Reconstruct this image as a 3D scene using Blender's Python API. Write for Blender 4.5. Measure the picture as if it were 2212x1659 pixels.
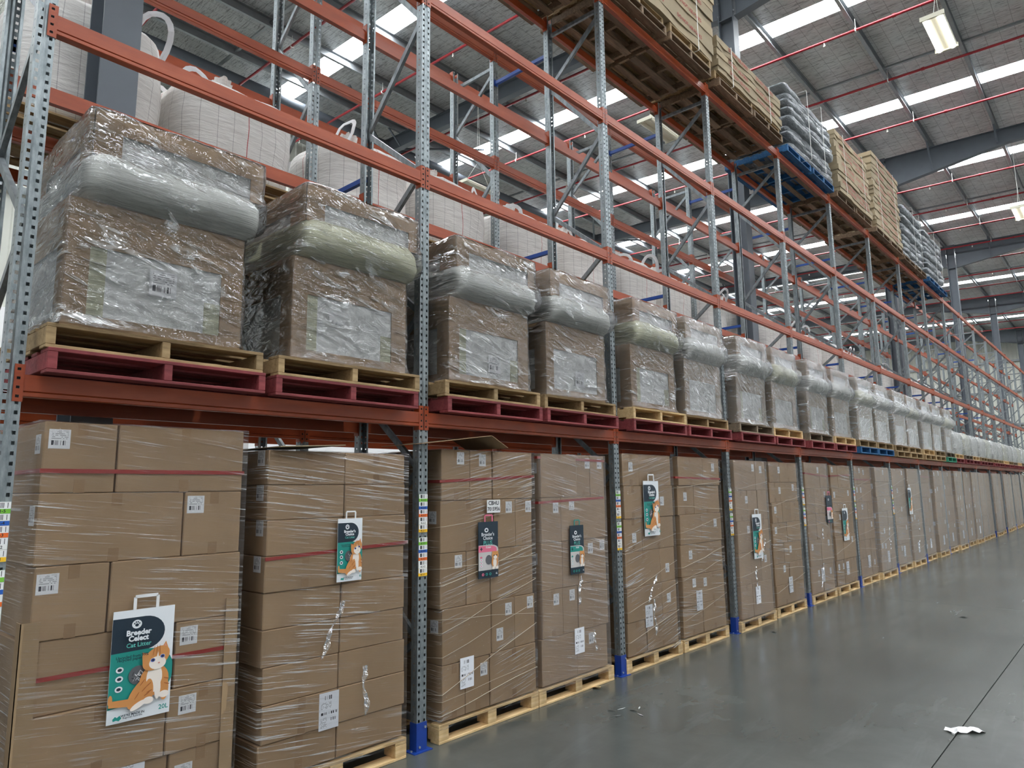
import bpy, math, random
from mathutils import Matrix, Vector, noise
C = bpy.context.scene.collection
SC = bpy.context.scene
for o in list(bpy.data.objects): bpy.data.objects.remove(o)
random.seed(7)
R = math.radians
# ------------------------------------------------------------------ camera, world, exposure
CX, CZ = 4.1458, 1.8875
yaw, pitch, roll = R(41.8766), R(8.5669), R(-0.7074)
fw = Vector((-math.sin(yaw)*math.cos(pitch), math.cos(yaw)*math.cos(pitch), math.sin(pitch)))
rt = Vector((math.cos(yaw), math.sin(yaw), 0)); up = rt.cross(fw)
r2 = math.cos(roll)*rt + math.sin(roll)*up; u2 = -math.sin(roll)*rt + math.cos(roll)*up
cd = bpy.data.cameras.new('camera'); cam = bpy.data.objects.new('camera', cd); C.objects.link(cam)
m = Matrix.Identity(4)
for i in range(3): m[i][0], m[i][1], m[i][2], m[i][3] = r2[i], u2[i], -fw[i], (CX, 0, CZ)[i]
cam.matrix_world = m
cd.lens = 1505.8/2212*36; cd.sensor_width = 36; cd.sensor_fit = 'HORIZONTAL'; cd.clip_start = .05; cd.clip_end = 300
SC.camera = cam
w = bpy.data.worlds.new('world'); SC.world = w; w.use_nodes = True
w.node_tree.nodes['Background'].inputs[0].default_value = (.85, .92, 1, 1)
w.node_tree.nodes['Background'].inputs[1].default_value = 1.0
SC.view_settings.view_transform = 'Standard'; SC.view_settings.look = 'None'
SC.view_settings.gamma = 1; SC.view_settings.use_curve_mapping = False
SC.view_settings.exposure = 0.16
SC.cycles.max_bounces = 8; SC.cycles.diffuse_bounces = 6; SC.cycles.glossy_bounces = 3
SC.cycles.transmission_bounces = 2; SC.cycles.transparent_max_bounces = 14
SC.cycles.caustics_reflective = False; SC.cycles.caustics_refractive = False
SKY_E = 29.5      # daylight through the translucent roof sheets
LAMP_E = 9.0

# ------------------------------------------------------------------ materials
def lin(c):
    return tuple((x/12.92 if x <= .04045 else ((x+.055)/1.055)**2.4) for x in (c[0]/255, c[1]/255, c[2]/255)) + (1,)
MATS = {}
class NT:
    def __init__(s, name):
        s.m = bpy.data.materials.new(name); s.m.use_nodes = True; s.t = s.m.node_tree
        s.b = s.t.nodes['Principled BSDF']; s.out = s.t.nodes['Material Output']; MATS[name] = s.m
    def n(s, ty, **k):
        x = s.t.nodes.new(ty)
        for a, v in k.items(): setattr(x, a, v)
        return x
    def l(s, a, b): s.t.links.new(a, b)
    def coord(s, kind='Object', scale=(1, 1, 1), rot=(0, 0, 0)):
        tc = s.n('ShaderNodeTexCoord'); mp = s.n('ShaderNodeMapping')
        mp.inputs['Scale'].default_value = scale; mp.inputs['Rotation'].default_value = rot
        s.l(tc.outputs[kind], mp.inputs[0]); return mp.outputs[0]
    def noise(s, vec, sc=5, det=4, rough=.6, dist=0):
        x = s.n('ShaderNodeTexNoise'); x.inputs['Scale'].default_value = sc; x.inputs['Detail'].default_value = det
        x.inputs['Roughness'].default_value = rough; x.inputs['Distortion'].default_value = dist
        if vec is not None: s.l(vec, x.inputs['Vector'])
        return x.outputs['Fac']
    def ramp(s, fac, stops):
        x = s.n('ShaderNodeValToRGB'); e = x.color_ramp.elements
        while len(e) < len(stops): e.new(.5)
        for q, (p, c) in zip(e, stops):
            q.position = p; q.color = c if len(c) == 4 else tuple(c)+(1,)
        s.l(fac, x.inputs[0]); return x.outputs[0]
    def bump(s, h, st=.3, d=.01):
        x = s.n('ShaderNodeBump'); x.inputs['Strength'].default_value = st; x.inputs['Distance'].default_value = d
        s.l(h, x.inputs['Height']); s.l(x.outputs[0], s.b.inputs['Normal']); return x.outputs[0]
    def math(s, op, a, b=None, c=None):
        x = s.n('ShaderNodeMath', operation=op)
        for i, v in enumerate((a, b, c)):
            if v is None: continue
            if isinstance(v, (int, float)): x.inputs[i].default_value = v
            else: s.l(v, x.inputs[i])
        return x.outputs[0]
    def mix(s, f, a, b):
        x = s.n('ShaderNodeMix', data_type='RGBA')
        for i, v in ((0, f), (6, a), (7, b)):
            if isinstance(v, (int, float)): x.inputs[i].default_value = v
            elif isinstance(v, tuple): x.inputs[i].default_value = v
            else: s.l(v, x.inputs[i])
        return x.outputs[2]
    def rnd(s, base, amt=.12):
        """base colour made a little lighter or darker from object to object"""
        oi = s.n('ShaderNodeObjectInfo'); hsv = s.n('ShaderNodeHueSaturation')
        v = s.math('MULTIPLY_ADD', oi.outputs['Random'], amt*2, 1-amt); s.l(v, hsv.inputs['Value'])
        if isinstance(base, tuple): hsv.inputs['Color'].default_value = base
        else: s.l(base, hsv.inputs['Color'])
        return hsv.outputs[0]
    def set(s, col=None, rough=None, metal=None, spec=None):
        if col is not None:
            if isinstance(col, tuple): s.b.inputs['Base Color'].default_value = col
            else: s.l(col, s.b.inputs['Base Color'])
        if rough is not None:
            if isinstance(rough, (int, float)): s.b.inputs['Roughness'].default_value = rough
            else: s.l(rough, s.b.inputs['Roughness'])
        if metal is not None: s.b.inputs['Metallic'].default_value = metal
        if spec is not None: s.b.inputs['Specular IOR Level'].default_value = spec
        return s
def plain(name, rgb, rough=.6, metal=0, amt=.0, nz=.0, nsc=8, spec=None):
    t = NT(name); c = lin(rgb)
    if nz:
        f = t.noise(t.coord(), nsc, 5)
        c2 = tuple(x*(1-nz) for x in c[:3])+(1,); c3 = tuple(min(1, x*(1+nz*.6)) for x in c[:3])+(1,)
        c = t.ramp(f, [(.3, c2), (.7, c3)])
    if amt: c = t.rnd(c, amt)
    t.set(c, rough, metal, spec); return t
# galvanised steel
t = NT('galvanised'); v = t.coord(scale=(1, 1, .35)); f = t.noise(v, 26, 6, .7)
t.set(t.ramp(f, [(.25, lin((104, 112, 116))), (.5, lin((136, 144, 147))), (.78, lin((170, 177, 179)))]), .4, .6)
t = NT('galvanised_dark'); v = t.coord(scale=(1, 1, .35)); f = t.noise(v, 20, 5)
t.set(t.ramp(f, [(.3, lin((96, 102, 106))), (.7, lin((140, 146, 149)))]), .4, .6)
# powder coated beams
t = NT('orange'); f = t.noise(t.coord(scale=(1, .15, 1)), 14, 5, .7); g = t.noise(t.coord(), 60, 3)
c = t.ramp(f, [(.3, lin((142, 58, 26))), (.55, lin((157, 68, 31))), (.75, lin((170, 82, 46)))])
t.set(c, .42); t.bump(g, .08, .001)
plain('orange_dark', (168, 52, 34), .5)
plain('blue_paint', (24, 62, 148), .4, nz=.15)
plain('blue_bar', (24, 70, 150), .45)
plain('bolt_metal', (190, 194, 196), .3, .8)
plain('dark', (12, 11, 11), .9)
# woods
def wood(name, a, b, c, rough=.75, amt=.18, paint=False):
    t = NT(name); v = t.coord(scale=(1, .12, 1)); f = t.noise(v, 34, 6, .65, .6); g = t.noise(t.coord(), 3.2, 4, .6)
    col = t.ramp(f, [(.25, lin(a)), (.5, lin(b)), (.75, lin(c))])
    dk = t.ramp(g, [(.33, (.62, .6, .58)), (.55, (1, 1, 1))]); mx = t.n('ShaderNodeMix', data_type='RGBA', blend_type='MULTIPLY')
    mx.inputs[0].default_value = .75; t.l(col, mx.inputs[6]); t.l(dk, mx.inputs[7])
    t.set(t.rnd(mx.outputs[2], amt), rough); t.bump(f, .5, .004)
wood('timber_new', (188, 152, 102), (214, 182, 132), (232, 206, 160))
wood('timber', (126, 102, 70), (158, 132, 94), (186, 160, 120))
wood('timber_grey', (104, 92, 76), (132, 116, 96), (158, 140, 116))
wood('timber_old', (88, 72, 54), (122, 100, 78), (150, 126, 98), amt=.28)
wood('wood_red', (100, 38, 44), (130, 52, 56), (152, 78, 78))
wood('wood_blue', (22, 70, 116), (30, 90, 140), (60, 120, 160))
wood('wood_green', (36, 120, 96), (50, 146, 116), (90, 170, 140))
# cardboard
def card(name, rgb, amt=.07):
    t = NT(name); v = t.coord(scale=(1, 1, 1)); f = t.noise(v, 3, 4); fl = t.noise(t.coord(scale=(1, 1, 12)), 40, 2)
    a = lin(rgb); b = tuple(x*.86 for x in a[:3])+(1,)
    t.set(t.rnd(t.ramp(f, [(.3, b), (.7, a)]), amt), .78); t.bump(fl, .12, .001)
card('cardboard', (160, 132, 101)); card('cardboard_pale', (186, 164, 130)); card('cardboard_grey', (158, 142, 114), .12)
card('corner_board', (164, 137, 104)); card('carton_tape', (150, 120, 88))
plain('seam_dark', (70, 52, 40), .9)
# stretch film: thin clear plastic, white streaks paint in folds and their highlights
def film(name, base=.10, streak=.5, rot=.12, tint=(236, 238, 240), crumple=False, sc=1.0):
    t = NT(name); tr = t.n('ShaderNodeBsdfTransparent'); gl = t.n('ShaderNodeBsdfGlossy'); df = t.n('ShaderNodeBsdfDiffuse')
    tl = t.n('ShaderNodeBsdfTranslucent')
    oi = t.n('ShaderNodeObjectInfo'); tc = t.n('ShaderNodeTexCoord'); mp = t.n('ShaderNodeMapping')
    mp.inputs['Rotation'].default_value = (rot, 0, 0); add = t.n('ShaderNodeVectorMath', operation='ADD')
    cmb = t.n('ShaderNodeCombineXYZ'); r = t.math('MULTIPLY', oi.outputs['Random'], 37.0)
    for i in range(3): t.l(r, cmb.inputs[i])
    t.l(tc.outputs['Object'], mp.inputs[0]); t.l(mp.outputs[0], add.inputs[0]); t.l(cmb.outputs[0], add.inputs[1])
    m2 = t.n('ShaderNodeMapping'); m2.inputs['Scale'].default_value = (1.3, 1.3, 60*sc) if not crumple else (2.2, 2.2, 9*sc)
    t.l(add.outputs[0], m2.inputs[0])
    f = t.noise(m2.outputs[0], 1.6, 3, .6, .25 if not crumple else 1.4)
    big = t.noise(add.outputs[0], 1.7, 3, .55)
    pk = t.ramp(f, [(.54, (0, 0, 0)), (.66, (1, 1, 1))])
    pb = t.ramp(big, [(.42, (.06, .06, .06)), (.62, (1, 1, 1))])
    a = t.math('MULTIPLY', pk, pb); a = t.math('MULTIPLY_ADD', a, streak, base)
    bp = t.n('ShaderNodeBump'); bp.inputs['Strength'].default_value = .75 if not crumple else 1.0
    bp.inputs['Distance'].default_value = .009 if not crumple else .034
    if crumple:
        w1 = t.n('ShaderNodeTexNoise'); w1.inputs['Scale'].default_value = 7; w1.inputs['Detail'].default_value = 4; w1.inputs['Distortion'].default_value = 1.6
        w1.noise_type = 'RIDGED_MULTIFRACTAL'; w1.inputs['Roughness'].default_value = .5
        m3 = t.n('ShaderNodeMapping'); m3.inputs['Scale'].default_value = (.8, .8, 1.5); m3.inputs['Rotation'].default_value = (.7, .3, 0)
        t.l(add.outputs[0], m3.inputs[0]); t.l(m3.outputs[0], w1.inputs[0])
        h = t.math('MULTIPLY_ADD', w1.outputs['Fac'], .35, f)
    else: h = f
    t.l(h, bp.inputs['Height'])
    for x in (gl, df): t.l(bp.outputs[0], x.inputs['Normal'])
    gl.inputs['Roughness'].default_value = .09 if crumple else .12; gl.inputs['Color'].default_value = (.95, .96, 1, 1)
    df.inputs['Color'].default_value = lin(tint); tl.inputs['Color'].default_value = lin(tint)
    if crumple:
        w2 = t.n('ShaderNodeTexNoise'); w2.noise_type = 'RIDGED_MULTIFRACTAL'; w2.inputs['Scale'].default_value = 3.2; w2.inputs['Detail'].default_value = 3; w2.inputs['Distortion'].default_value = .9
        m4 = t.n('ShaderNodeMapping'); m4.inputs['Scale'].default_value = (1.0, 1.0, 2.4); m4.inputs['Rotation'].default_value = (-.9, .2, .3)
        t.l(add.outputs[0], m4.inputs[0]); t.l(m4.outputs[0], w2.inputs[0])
        rd = t.ramp(w2.outputs['Fac'], [(.60, (0, 0, 0)), (.92, (1, 1, 1))]); a = t.math('MAXIMUM', a, t.math('MULTIPLY', rd, .5))  # white fold lines, painted glints along the ridges of the crumpled film
    fr = t.n('ShaderNodeFresnel'); fr.inputs['IOR'].default_value = 1.5; t.l(bp.outputs[0], fr.inputs['Normal'])
    ff = t.math('MULTIPLY_ADD', a, .35 if crumple else .25, t.math('MULTIPLY', fr.outputs[0], .9 if crumple else .45))
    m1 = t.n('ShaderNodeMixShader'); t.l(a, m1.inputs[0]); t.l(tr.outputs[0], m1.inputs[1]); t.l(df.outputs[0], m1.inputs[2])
    mm = t.n('ShaderNodeMixShader'); t.l(ff, mm.inputs[0]); t.l(m1.outputs[0], mm.inputs[1]); t.l(gl.outputs[0], mm.inputs[2])
    t.l(mm.outputs[0], t.out.inputs['Surface'])
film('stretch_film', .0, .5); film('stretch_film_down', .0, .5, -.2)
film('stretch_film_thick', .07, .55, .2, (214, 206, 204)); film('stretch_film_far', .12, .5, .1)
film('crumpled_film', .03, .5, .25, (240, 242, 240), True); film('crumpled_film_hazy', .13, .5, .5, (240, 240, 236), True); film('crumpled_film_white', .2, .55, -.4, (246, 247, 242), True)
plain('film_rope', (186, 172, 152), .35)
for nm_, c_ in (('foam_white', (216, 217, 211)), ('foam_yellow', (208, 207, 176))):
    t = NT(nm_); f = t.noise(t.coord(scale=(1.2, 1.2, 22)), 3.2, 5, .65, .7); cc = lin(c_)
    t.set(t.ramp(f, [(.3, tuple(x*.72 for x in cc[:3])+(1,)), (.6, cc)]), .5); t.bump(f, .8, .02)  # crease shade put into the colour: low parts of the folds darker
t = NT('liner_white'); f = t.noise(t.coord(scale=(1, 1, 1.6)), 5, 5, .6, 1.2); t.set(t.ramp(f, [(.3, lin((196, 196, 194))), (.6, lin((226, 226, 224)))]), .5); t.bump(f, .8, .03)
plain('tape_red', (150, 44, 38), .35)
plain('strap_white', (226, 226, 220), .5)
plain('paper_white', (226, 226, 226), .55); plain('ink_black', (26, 26, 30), .6); plain('ink_red', (150, 44, 40), .7)
# printed label: lines of small print above a barcode, in UV space
t = NT('label_print'); uv = t.n('ShaderNodeUVMap'); sp = t.n('ShaderNodeSeparateXYZ'); t.l(uv.outputs[0], sp.inputs[0])
U, V = sp.outputs[0], sp.outputs[1]
def box(t, U, V, u0, u1, v0, v1):
    a = t.math('MULTIPLY', t.math('GREATER_THAN', U, u0), t.math('LESS_THAN', U, u1))
    return t.math('MULTIPLY', a, t.math('MULTIPLY', t.math('GREATER_THAN', V, v0), t.math('LESS_THAN', V, v1)))
def bars(t, U, sc, thr=.5):
    x = t.n('ShaderNodeTexWhiteNoise', noise_dimensions='1D'); t.l(t.math('FLOOR', t.math('MULTIPLY', U, sc)), x.inputs['W'])
    return t.math('GREATER_THAN', x.outputs[0], thr)
def words(t, U, V, su, sv, thr=.42):
    x = t.n('ShaderNodeTexWhiteNoise', noise_dimensions='2D'); c = t.n('ShaderNodeCombineXYZ')
    t.l(t.math('FLOOR', t.math('MULTIPLY', U, su)), c.inputs[0]); t.l(t.math('FLOOR', t.math('MULTIPLY', V, sv)), c.inputs[1]); t.l(c.outputs[0], x.inputs['Vector'])
    row = t.math('LESS_THAN', t.math('FRACT', t.math('MULTIPLY', V, sv)), .5)
    return t.math('MULTIPLY', t.math('GREATER_THAN', x.outputs[0], thr), row)
code = t.math('MULTIPLY', bars(t, U, 46), box(t, U, V, .12, .78, .18, .42))
txt = t.math('MULTIPLY', words(t, U, V, 14, 12), box(t, U, V, .12, .9, .5, .94))
mask = t.math('MAXIMUM', code, t.math('MULTIPLY', txt, .55))
t.set(t.mix(mask, lin((224, 224, 226)), lin((50, 50, 58))), .5)
t = NT('pallet_label_print'); uv = t.n('ShaderNodeUVMap'); sp = t.n('ShaderNodeSeparateXYZ'); t.l(uv.outputs[0], sp.inputs[0]); U, V = sp.outputs[0], sp.outputs[1]
m1 = t.math('MULTIPLY', bars(t, U, 60), box(t, U, V, .28, .68, .80, .91))
m2 = t.math('MULTIPLY', bars(t, U, 50), box(t, U, V, .08, .92, .40, .47))
m3 = t.math('MULTIPLY', bars(t, U, 60), box(t, U, V, .6, .9, .22, .30))
m4 = t.math('MULTIPLY', words(t, U, V, 22, 30), t.math('MAXIMUM', box(t, U, V, .08, .62, .56, .74), box(t, U, V, .08, .4, .06, .34)))
mask = t.math('MAXIMUM', t.math('MAXIMUM', m1, m2), t.math('MAXIMUM', m3, t.math('MULTIPLY', m4, .6)))
t.set(t.mix(mask, lin((228, 230, 236)), lin((30, 30, 36))), .5)
t = NT('barcode_print'); uv = t.n('ShaderNodeUVMap'); sp = t.n('ShaderNodeSeparateXYZ'); t.l(uv.outputs[0], sp.inputs[0]); U, V = sp.outputs[0], sp.outputs[1]
t.set(t.mix(t.math('MULTIPLY', bars(t, U, 30), box(t, U, V, .14, .9, .12, .88)), lin((236, 236, 236)), lin((30, 30, 30))), .5)
for nm, c in dict(tag_green=(120, 190, 60), tag_blue=(30, 90, 180), tag_orange=(236, 110, 40), tag_white=(236, 236, 232), tag_yellow=(250, 196, 40),
                  navy=(22, 42, 56), teal=(28, 140, 130), bag_white=(226, 230, 234), pink=(222, 112, 140), bag_grey=(196, 192, 190), teal_text=(90, 180, 170),
                  fur=(204, 140, 80), fur_dark=(164, 98, 50), fur_white=(236, 226, 216), eye_blue=(60, 80, 150), pellet_grey=(90, 92, 96), nose=(206, 140, 130)).items():
    plain(nm, c, .5)
# fabric of the bulk bags: woven white plastic with thin sewn lines
t = NT('bag_fabric'); tc = t.n('ShaderNodeTexCoord'); sp = t.n('ShaderNodeSeparateXYZ'); t.l(tc.outputs['UV'], sp.inputs[0])
fu = t.math('FRACT', t.math('MULTIPLY', sp.outputs[0], 28)); ln = t.math('LESS_THAN', fu, .035)
fr_ = t.math('FRACT', t.math('MULTIPLY', sp.outputs[0], 4)); lr = t.math('LESS_THAN', fr_, .008)
f = t.noise(t.coord(scale=(1, 1, 7)), 5, 4, .6, .5); col = t.ramp(f, [(.3, lin((206, 202, 198))), (.7, lin((228, 225, 221)))])
col = t.mix(t.math('MULTIPLY', ln, .5), col, lin((90, 84, 92))); col = t.mix(lr, col, lin((170, 60, 60)))
t.set(t.rnd(col, .04), .65); t.bump(f, .6, .02)
plain('bag_strap', (226, 226, 228), .6)
# grey plastic covering on the mattresses
t = NT('grey_plastic'); f = t.noise(t.coord(scale=(2.6, .7, 2.6)), 5, 6, .65, 1.2); g = t.noise(t.coord(), 2.5, 3)
t.set(t.rnd(t.ramp(g, [(.3, lin((116, 122, 127))), (.7, lin((174, 179, 183)))]), .16), .24, .2); t.bump(f, 1.0, .08)
# building
t = NT('concrete'); v = t.coord(); f = t.noise(v, .45, 6, .62); g = t.noise(t.coord(scale=(1.6, .22, 1)), 2.4, 5, .6, .5); s_ = t.noise(v, 30, 4)
col = t.ramp(f, [(.3, lin((68, 72, 70))), (.5, lin((82, 86, 83))), (.72, lin((98, 102, 98)))])
sc = t.ramp(g, [(.58, (0, 0, 0)), (.85, (1, 1, 1))]); col = t.mix(t.math('MULTIPLY', sc, .25), col, lin((132, 134, 132)))
t.set(col, t.math('MULTIPLY_ADD', g, .22, .12), 0, .5); t.bump(s_, .04, .001)
plain('joint_dark', (44, 44, 44), .9)
t = NT('foil'); tc = t.n('ShaderNodeTexCoord'); sp = t.n('ShaderNodeSeparateXYZ'); t.l(tc.outputs['Object'], sp.inputs[0])
gx = t.math('LESS_THAN', t.math('FRACT', t.math('MULTIPLY', sp.outputs[0], 1/.30)), .035)
gy = t.math('LESS_THAN', t.math('FRACT', t.math('MULTIPLY', sp.outputs[1], 1/.15)), .06)
lap = t.math('LESS_THAN', t.math('FRACT', t.math('MULTIPLY', sp.outputs[1], 1/1.45)), .012)
g = t.math('MAXIMUM', gx, t.math('MULTIPLY', gy, .45)); g = t.math('MAXIMUM', g, lap)
f = t.noise(t.coord(scale=(1.1, 8, 1)), 3.4, 6, .7, .6); f2 = t.noise(t.coord(scale=(.7, 1.6, 1)), 1.3, 4, .6)
col = t.ramp(f2, [(.3, lin((232, 234, 233))), (.7, lin((250, 252, 250)))]); fine = t.ramp(f, [(.36, lin((138, 138, 138))), (.49, (1, 1, 1))])  # fine: wrinkle shading painted into the foil colour, following the bump
mu = t.n('ShaderNodeMix', data_type='RGBA', blend_type='MULTIPLY'); mu.inputs[0].default_value = .8; t.l(col, mu.inputs[6]); t.l(fine, mu.inputs[7]); col = mu.outputs[2]
col = t.mix(t.math('MULTIPLY', g, .42), col, lin((60, 60, 62)))
t.set(col, .32, .35); t.bump(f, 1.0, .15)
plain('roof_steel', (92, 99, 107), .5, .0, nz=.12, nsc=2); plain('purlin_steel', (144, 149, 152), .4, .45, nz=.1)
t = NT('pipe_red'); t.set(lin((142, 22, 34)), .4)
plain('sprinkler_metal', (180, 176, 168), .35, .8)
t = NT('wall_cladding'); f = t.noise(t.coord(), .6, 3); t.set(t.ramp(f, [(.3, lin((196, 198, 188))), (.7, lin((216, 217, 208)))]), .55)
plain('wall_white', (238, 238, 238), .6)
t = NT('skylight'); em = t.n('ShaderNodeEmission'); em.inputs[0].default_value = (.93, .97, 1, 1); em.inputs[1].default_value = SKY_E; t.l(em.outputs[0], t.out.inputs['Surface'])
t = NT('lamp_glow'); em = t.n('ShaderNodeEmission'); em.inputs[0].default_value = (1, .98, .9, 1); em.inputs[1].default_value = LAMP_E; t.l(em.outputs[0], t.out.inputs['Surface'])
plain('lamp_body', (214, 210, 190), .5)
def M(n): return MATS[n]

# ------------------------------------------------------------------ mesh helpers
class MB:
    def __init__(s): s.v = []; s.f = []; s.mi = []; s.uv = {}; s.mats = []
    def mat(s, name):
        if name not in s.mats: s.mats.append(name)
        return s.mats.index(name)
    def quad(s, a, b, c, d, m=0, uv=None):
        i = len(s.v); s.v += [a, b, c, d]; s.f.append((i, i+1, i+2, i+3)); s.mi.append(m)
        if uv: s.uv[len(s.f)-1] = uv
    def poly(s, pts, m=0):
        i = len(s.v); s.v += pts; s.f.append(tuple(range(i, i+len(pts)))); s.mi.append(m)
    def box(s, x0, y0, z0, x1, y1, z1, m=0):
        i = len(s.v); s.v += [(x0, y0, z0), (x1, y0, z0), (x1, y1, z0), (x0, y1, z0), (x0, y0, z1), (x1, y0, z1), (x1, y1, z1), (x0, y1, z1)]
        for q in ((0, 3, 2, 1), (4, 5, 6, 7), (0, 1, 5, 4), (1, 2, 6, 5), (2, 3, 7, 6), (3, 0, 4, 7)): s.f.append(tuple(i+k for k in q)); s.mi.append(m)
    def cbox(s, x0, y0, z0, x1, y1, z1, c=.004, m=0):
        """box with chamfered edges"""
        X, Y, Z = (x0, x1), (y0, y1), (z0, z1); i0 = len(s.v); idx = {}
        for a in (0, 1):
            for b in (0, 1):
                for d in (0, 1):
                    sx, sy, sz = (1, -1)[a], (1, -1)[b], (1, -1)[d]
                    for k in range(3):
                        p = [X[a], Y[b], Z[d]]
                        for j, sg in enumerate((sx, sy, sz)):
                            if j != k: p[j] += sg*c
                        idx[a, b, d, k] = len(s.v); s.v.append(tuple(p))
        def F(*q): s.f.append(tuple(q)); s.mi.append(m)
        for a in (0, 1):
            q = [idx[a, 0, 0, 0], idx[a, 1, 0, 0], idx[a, 1, 1, 0], idx[a, 0, 1, 0]]; F(*(q if a else q[::-1]))
            q = [idx[0, a, 0, 1], idx[0, a, 1, 1], idx[1, a, 1, 1], idx[1, a, 0, 1]]; F(*(q if a else q[::-1]))
            q = [idx[0, 0, a, 2], idx[1, 0, a, 2], idx[1, 1, a, 2], idx[0, 1, a, 2]]; F(*(q if a else q[::-1]))
        for a in (0, 1):
            for b in (0, 1):
                F(idx[a, b, 0, 0], idx[a, b, 1, 0], idx[a, b, 1, 1], idx[a, b, 0, 1])
                F(idx[a, 0, b, 0], idx[a, 1, b, 0], idx[a, 1, b, 2], idx[a, 0, b, 2])
                F(idx[0, a, b, 1], idx[1, a, b, 1], idx[1, a, b, 2], idx[0, a, b, 2])
                for d in (0, 1): F(idx[a, b, d, 0], idx[a, b, d, 1], idx[a, b, d, 2])
    def bar(s, p, q, wd, th, m=0, side=(1, 0, 0)):
        """rectangular bar from p to q; wd across `side`, th across the third axis"""
        p, q = Vector(p), Vector(q); d = (q-p).normalized(); sd = Vector(side); sd = (sd-d*sd.dot(d)).normalized(); n = d.cross(sd)
        i = len(s.v)
        for e in (p, q):
            for a, b in ((-1, -1), (1, -1), (1, 1), (-1, 1)): s.v.append(tuple(e+sd*a*wd/2+n*b*th/2))
        for f in ((0, 1, 2, 3), (7, 6, 5, 4), (0, 4, 5, 1), (1, 5, 6, 2), (2, 6, 7, 3), (3, 7, 4, 0)): s.f.append(tuple(i+k for k in f)); s.mi.append(m)
    def tube(s, pts, r, n=8, m=0, cap=True, flat=1.0, nrm=None):
        pts = [Vector(p) for p in pts]; rings = []
        for k, p in enumerate(pts):
            d = (pts[min(k+1, len(pts)-1)]-pts[max(k-1, 0)]).normalized()
            a = Vector(nrm) if nrm else (Vector((0, 0, 1)) if abs(d.z) < .9 else Vector((1, 0, 0)))
            a = (a-d*a.dot(d)).normalized(); b = d.cross(a); i = len(s.v); rr = r[k] if isinstance(r, (list, tuple)) else r
            for j in range(n):
                t = 2*math.pi*j/n; s.v.append(tuple(p+a*math.cos(t)*rr*flat+b*math.sin(t)*rr))
            rings.append(i)
        for a, b in zip(rings, rings[1:]):
            for j in range(n): s.f.append((a+j, a+(j+1) % n, b+(j+1) % n, b+j)); s.mi.append(m)
        if cap:
            s.f.append(tuple(rings[0]+j for j in range(n))[::-1]); s.mi.append(m); s.f.append(tuple(rings[-1]+j for j in range(n))); s.mi.append(m)
    def extr(s, prof, y0, y1, m=0, axis='y', closed=True):
        """extrude an (x, z) profile along y"""
        n = len(prof); i = len(s.v)
        for yy in (y0, y1):
            for a, b in prof: s.v.append((a, yy, b) if axis == 'y' else ((yy, a, b) if axis == 'x' else (a, b, yy)))
        for j in range(n if closed else n-1):
            k = (j+1) % n; s.f.append((i+j, i+k, i+n+k, i+n+j)); s.mi.append(m)
        if closed:
            s.f.append(tuple(i+j for j in range(n))); s.mi.append(m); s.f.append(tuple(i+n+j for j in range(n))[::-1]); s.mi.append(m)
    def mesh(s, name, mats, smooth=False):
        me = bpy.data.meshes.new(name); me.from_pydata(s.v, [], s.f)
        for x in ([mats] if isinstance(mats, str) else mats): me.materials.append(M(x))
        if any(s.mi): me.polygons.foreach_set('material_index', s.mi)
        if s.uv:
            L = me.uv_layers.new(name='UVMap')
            for pi, uv in s.uv.items():
                for li, c in zip(me.polygons[pi].loop_indices, uv): L.data[li].uv = c
        if smooth: me.polygons.foreach_set('use_smooth', [True]*len(me.polygons))
        me.update(); return me
def link(name, me, parent=None, loc=(0, 0, 0), rot=(0, 0, 0), kind=None, label=None):
    o = bpy.data.objects.new(name, me); C.objects.link(o); o.location = loc; o.rotation_euler = rot
    if parent: o.parent = parent
    if kind: o['kind'] = kind
    if label: o['label'] = label
    return o
def tag(o, label, cat, group=None):
    o['label'] = label; o['category'] = cat
    if group: o['group'] = group
    return o
def thing(name, label, cat, loc=(0, 0, 0), rotz=0, group=None):
    return tag(link(name, None, None, loc, (0, 0, rotz)), label, cat, group)
def struct(name, me, parent=None, **k):
    return link(name, me, parent, kind='structure' if parent is None else None, **k)
def bmesh_box(name, mat, *b, **k):
    q = MB(); q.box(*b); return q.mesh(name, mat)
_T = {}
def text_mesh(s, size, mat, bold=0.0):
    """flat lettering as a mesh, lying in the YZ plane facing +X, centred on its origin"""
    key = (s, size, mat, bold)
    if key in _T: return _T[key]
    cu = bpy.data.curves.new('lettering', 'FONT'); cu.body = s; cu.size = size; cu.align_x = 'CENTER'; cu.align_y = 'CENTER'; cu.offset = bold; cu.resolution_u = 2
    o = bpy.data.objects.new('lettering', cu); C.objects.link(o); bpy.context.view_layer.update()
    me = bpy.data.meshes.new_from_object(o.evaluated_get(bpy.context.evaluated_depsgraph_get()))
    bpy.data.objects.remove(o)
    me.transform(Matrix(((0, 0, 1, 0), (1, 0, 0, 0), (0, 1, 0, 0), (0, 0, 0, 1)))); me.materials.clear(); me.materials.append(M(mat)); _T[key] = me; return me
ORD = ['first', 'second', 'third', 'fourth', 'fifth', 'sixth', 'seventh', 'eighth', 'ninth', 'tenth', 'eleventh', 'twelfth', 'thirteenth', 'fourteenth', 'fifteenth', 'sixteenth',
       'seventeenth', 'eighteenth', 'nineteenth', 'twentieth', 'twenty first', 'twenty second', 'twenty third', 'twenty fourth', 'twenty fifth', 'twenty sixth', 'twenty seventh',
       'twenty eighth', 'twenty ninth', 'thirtieth', 'thirty first', 'thirty second', 'thirty third', 'thirty fourth']
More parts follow.
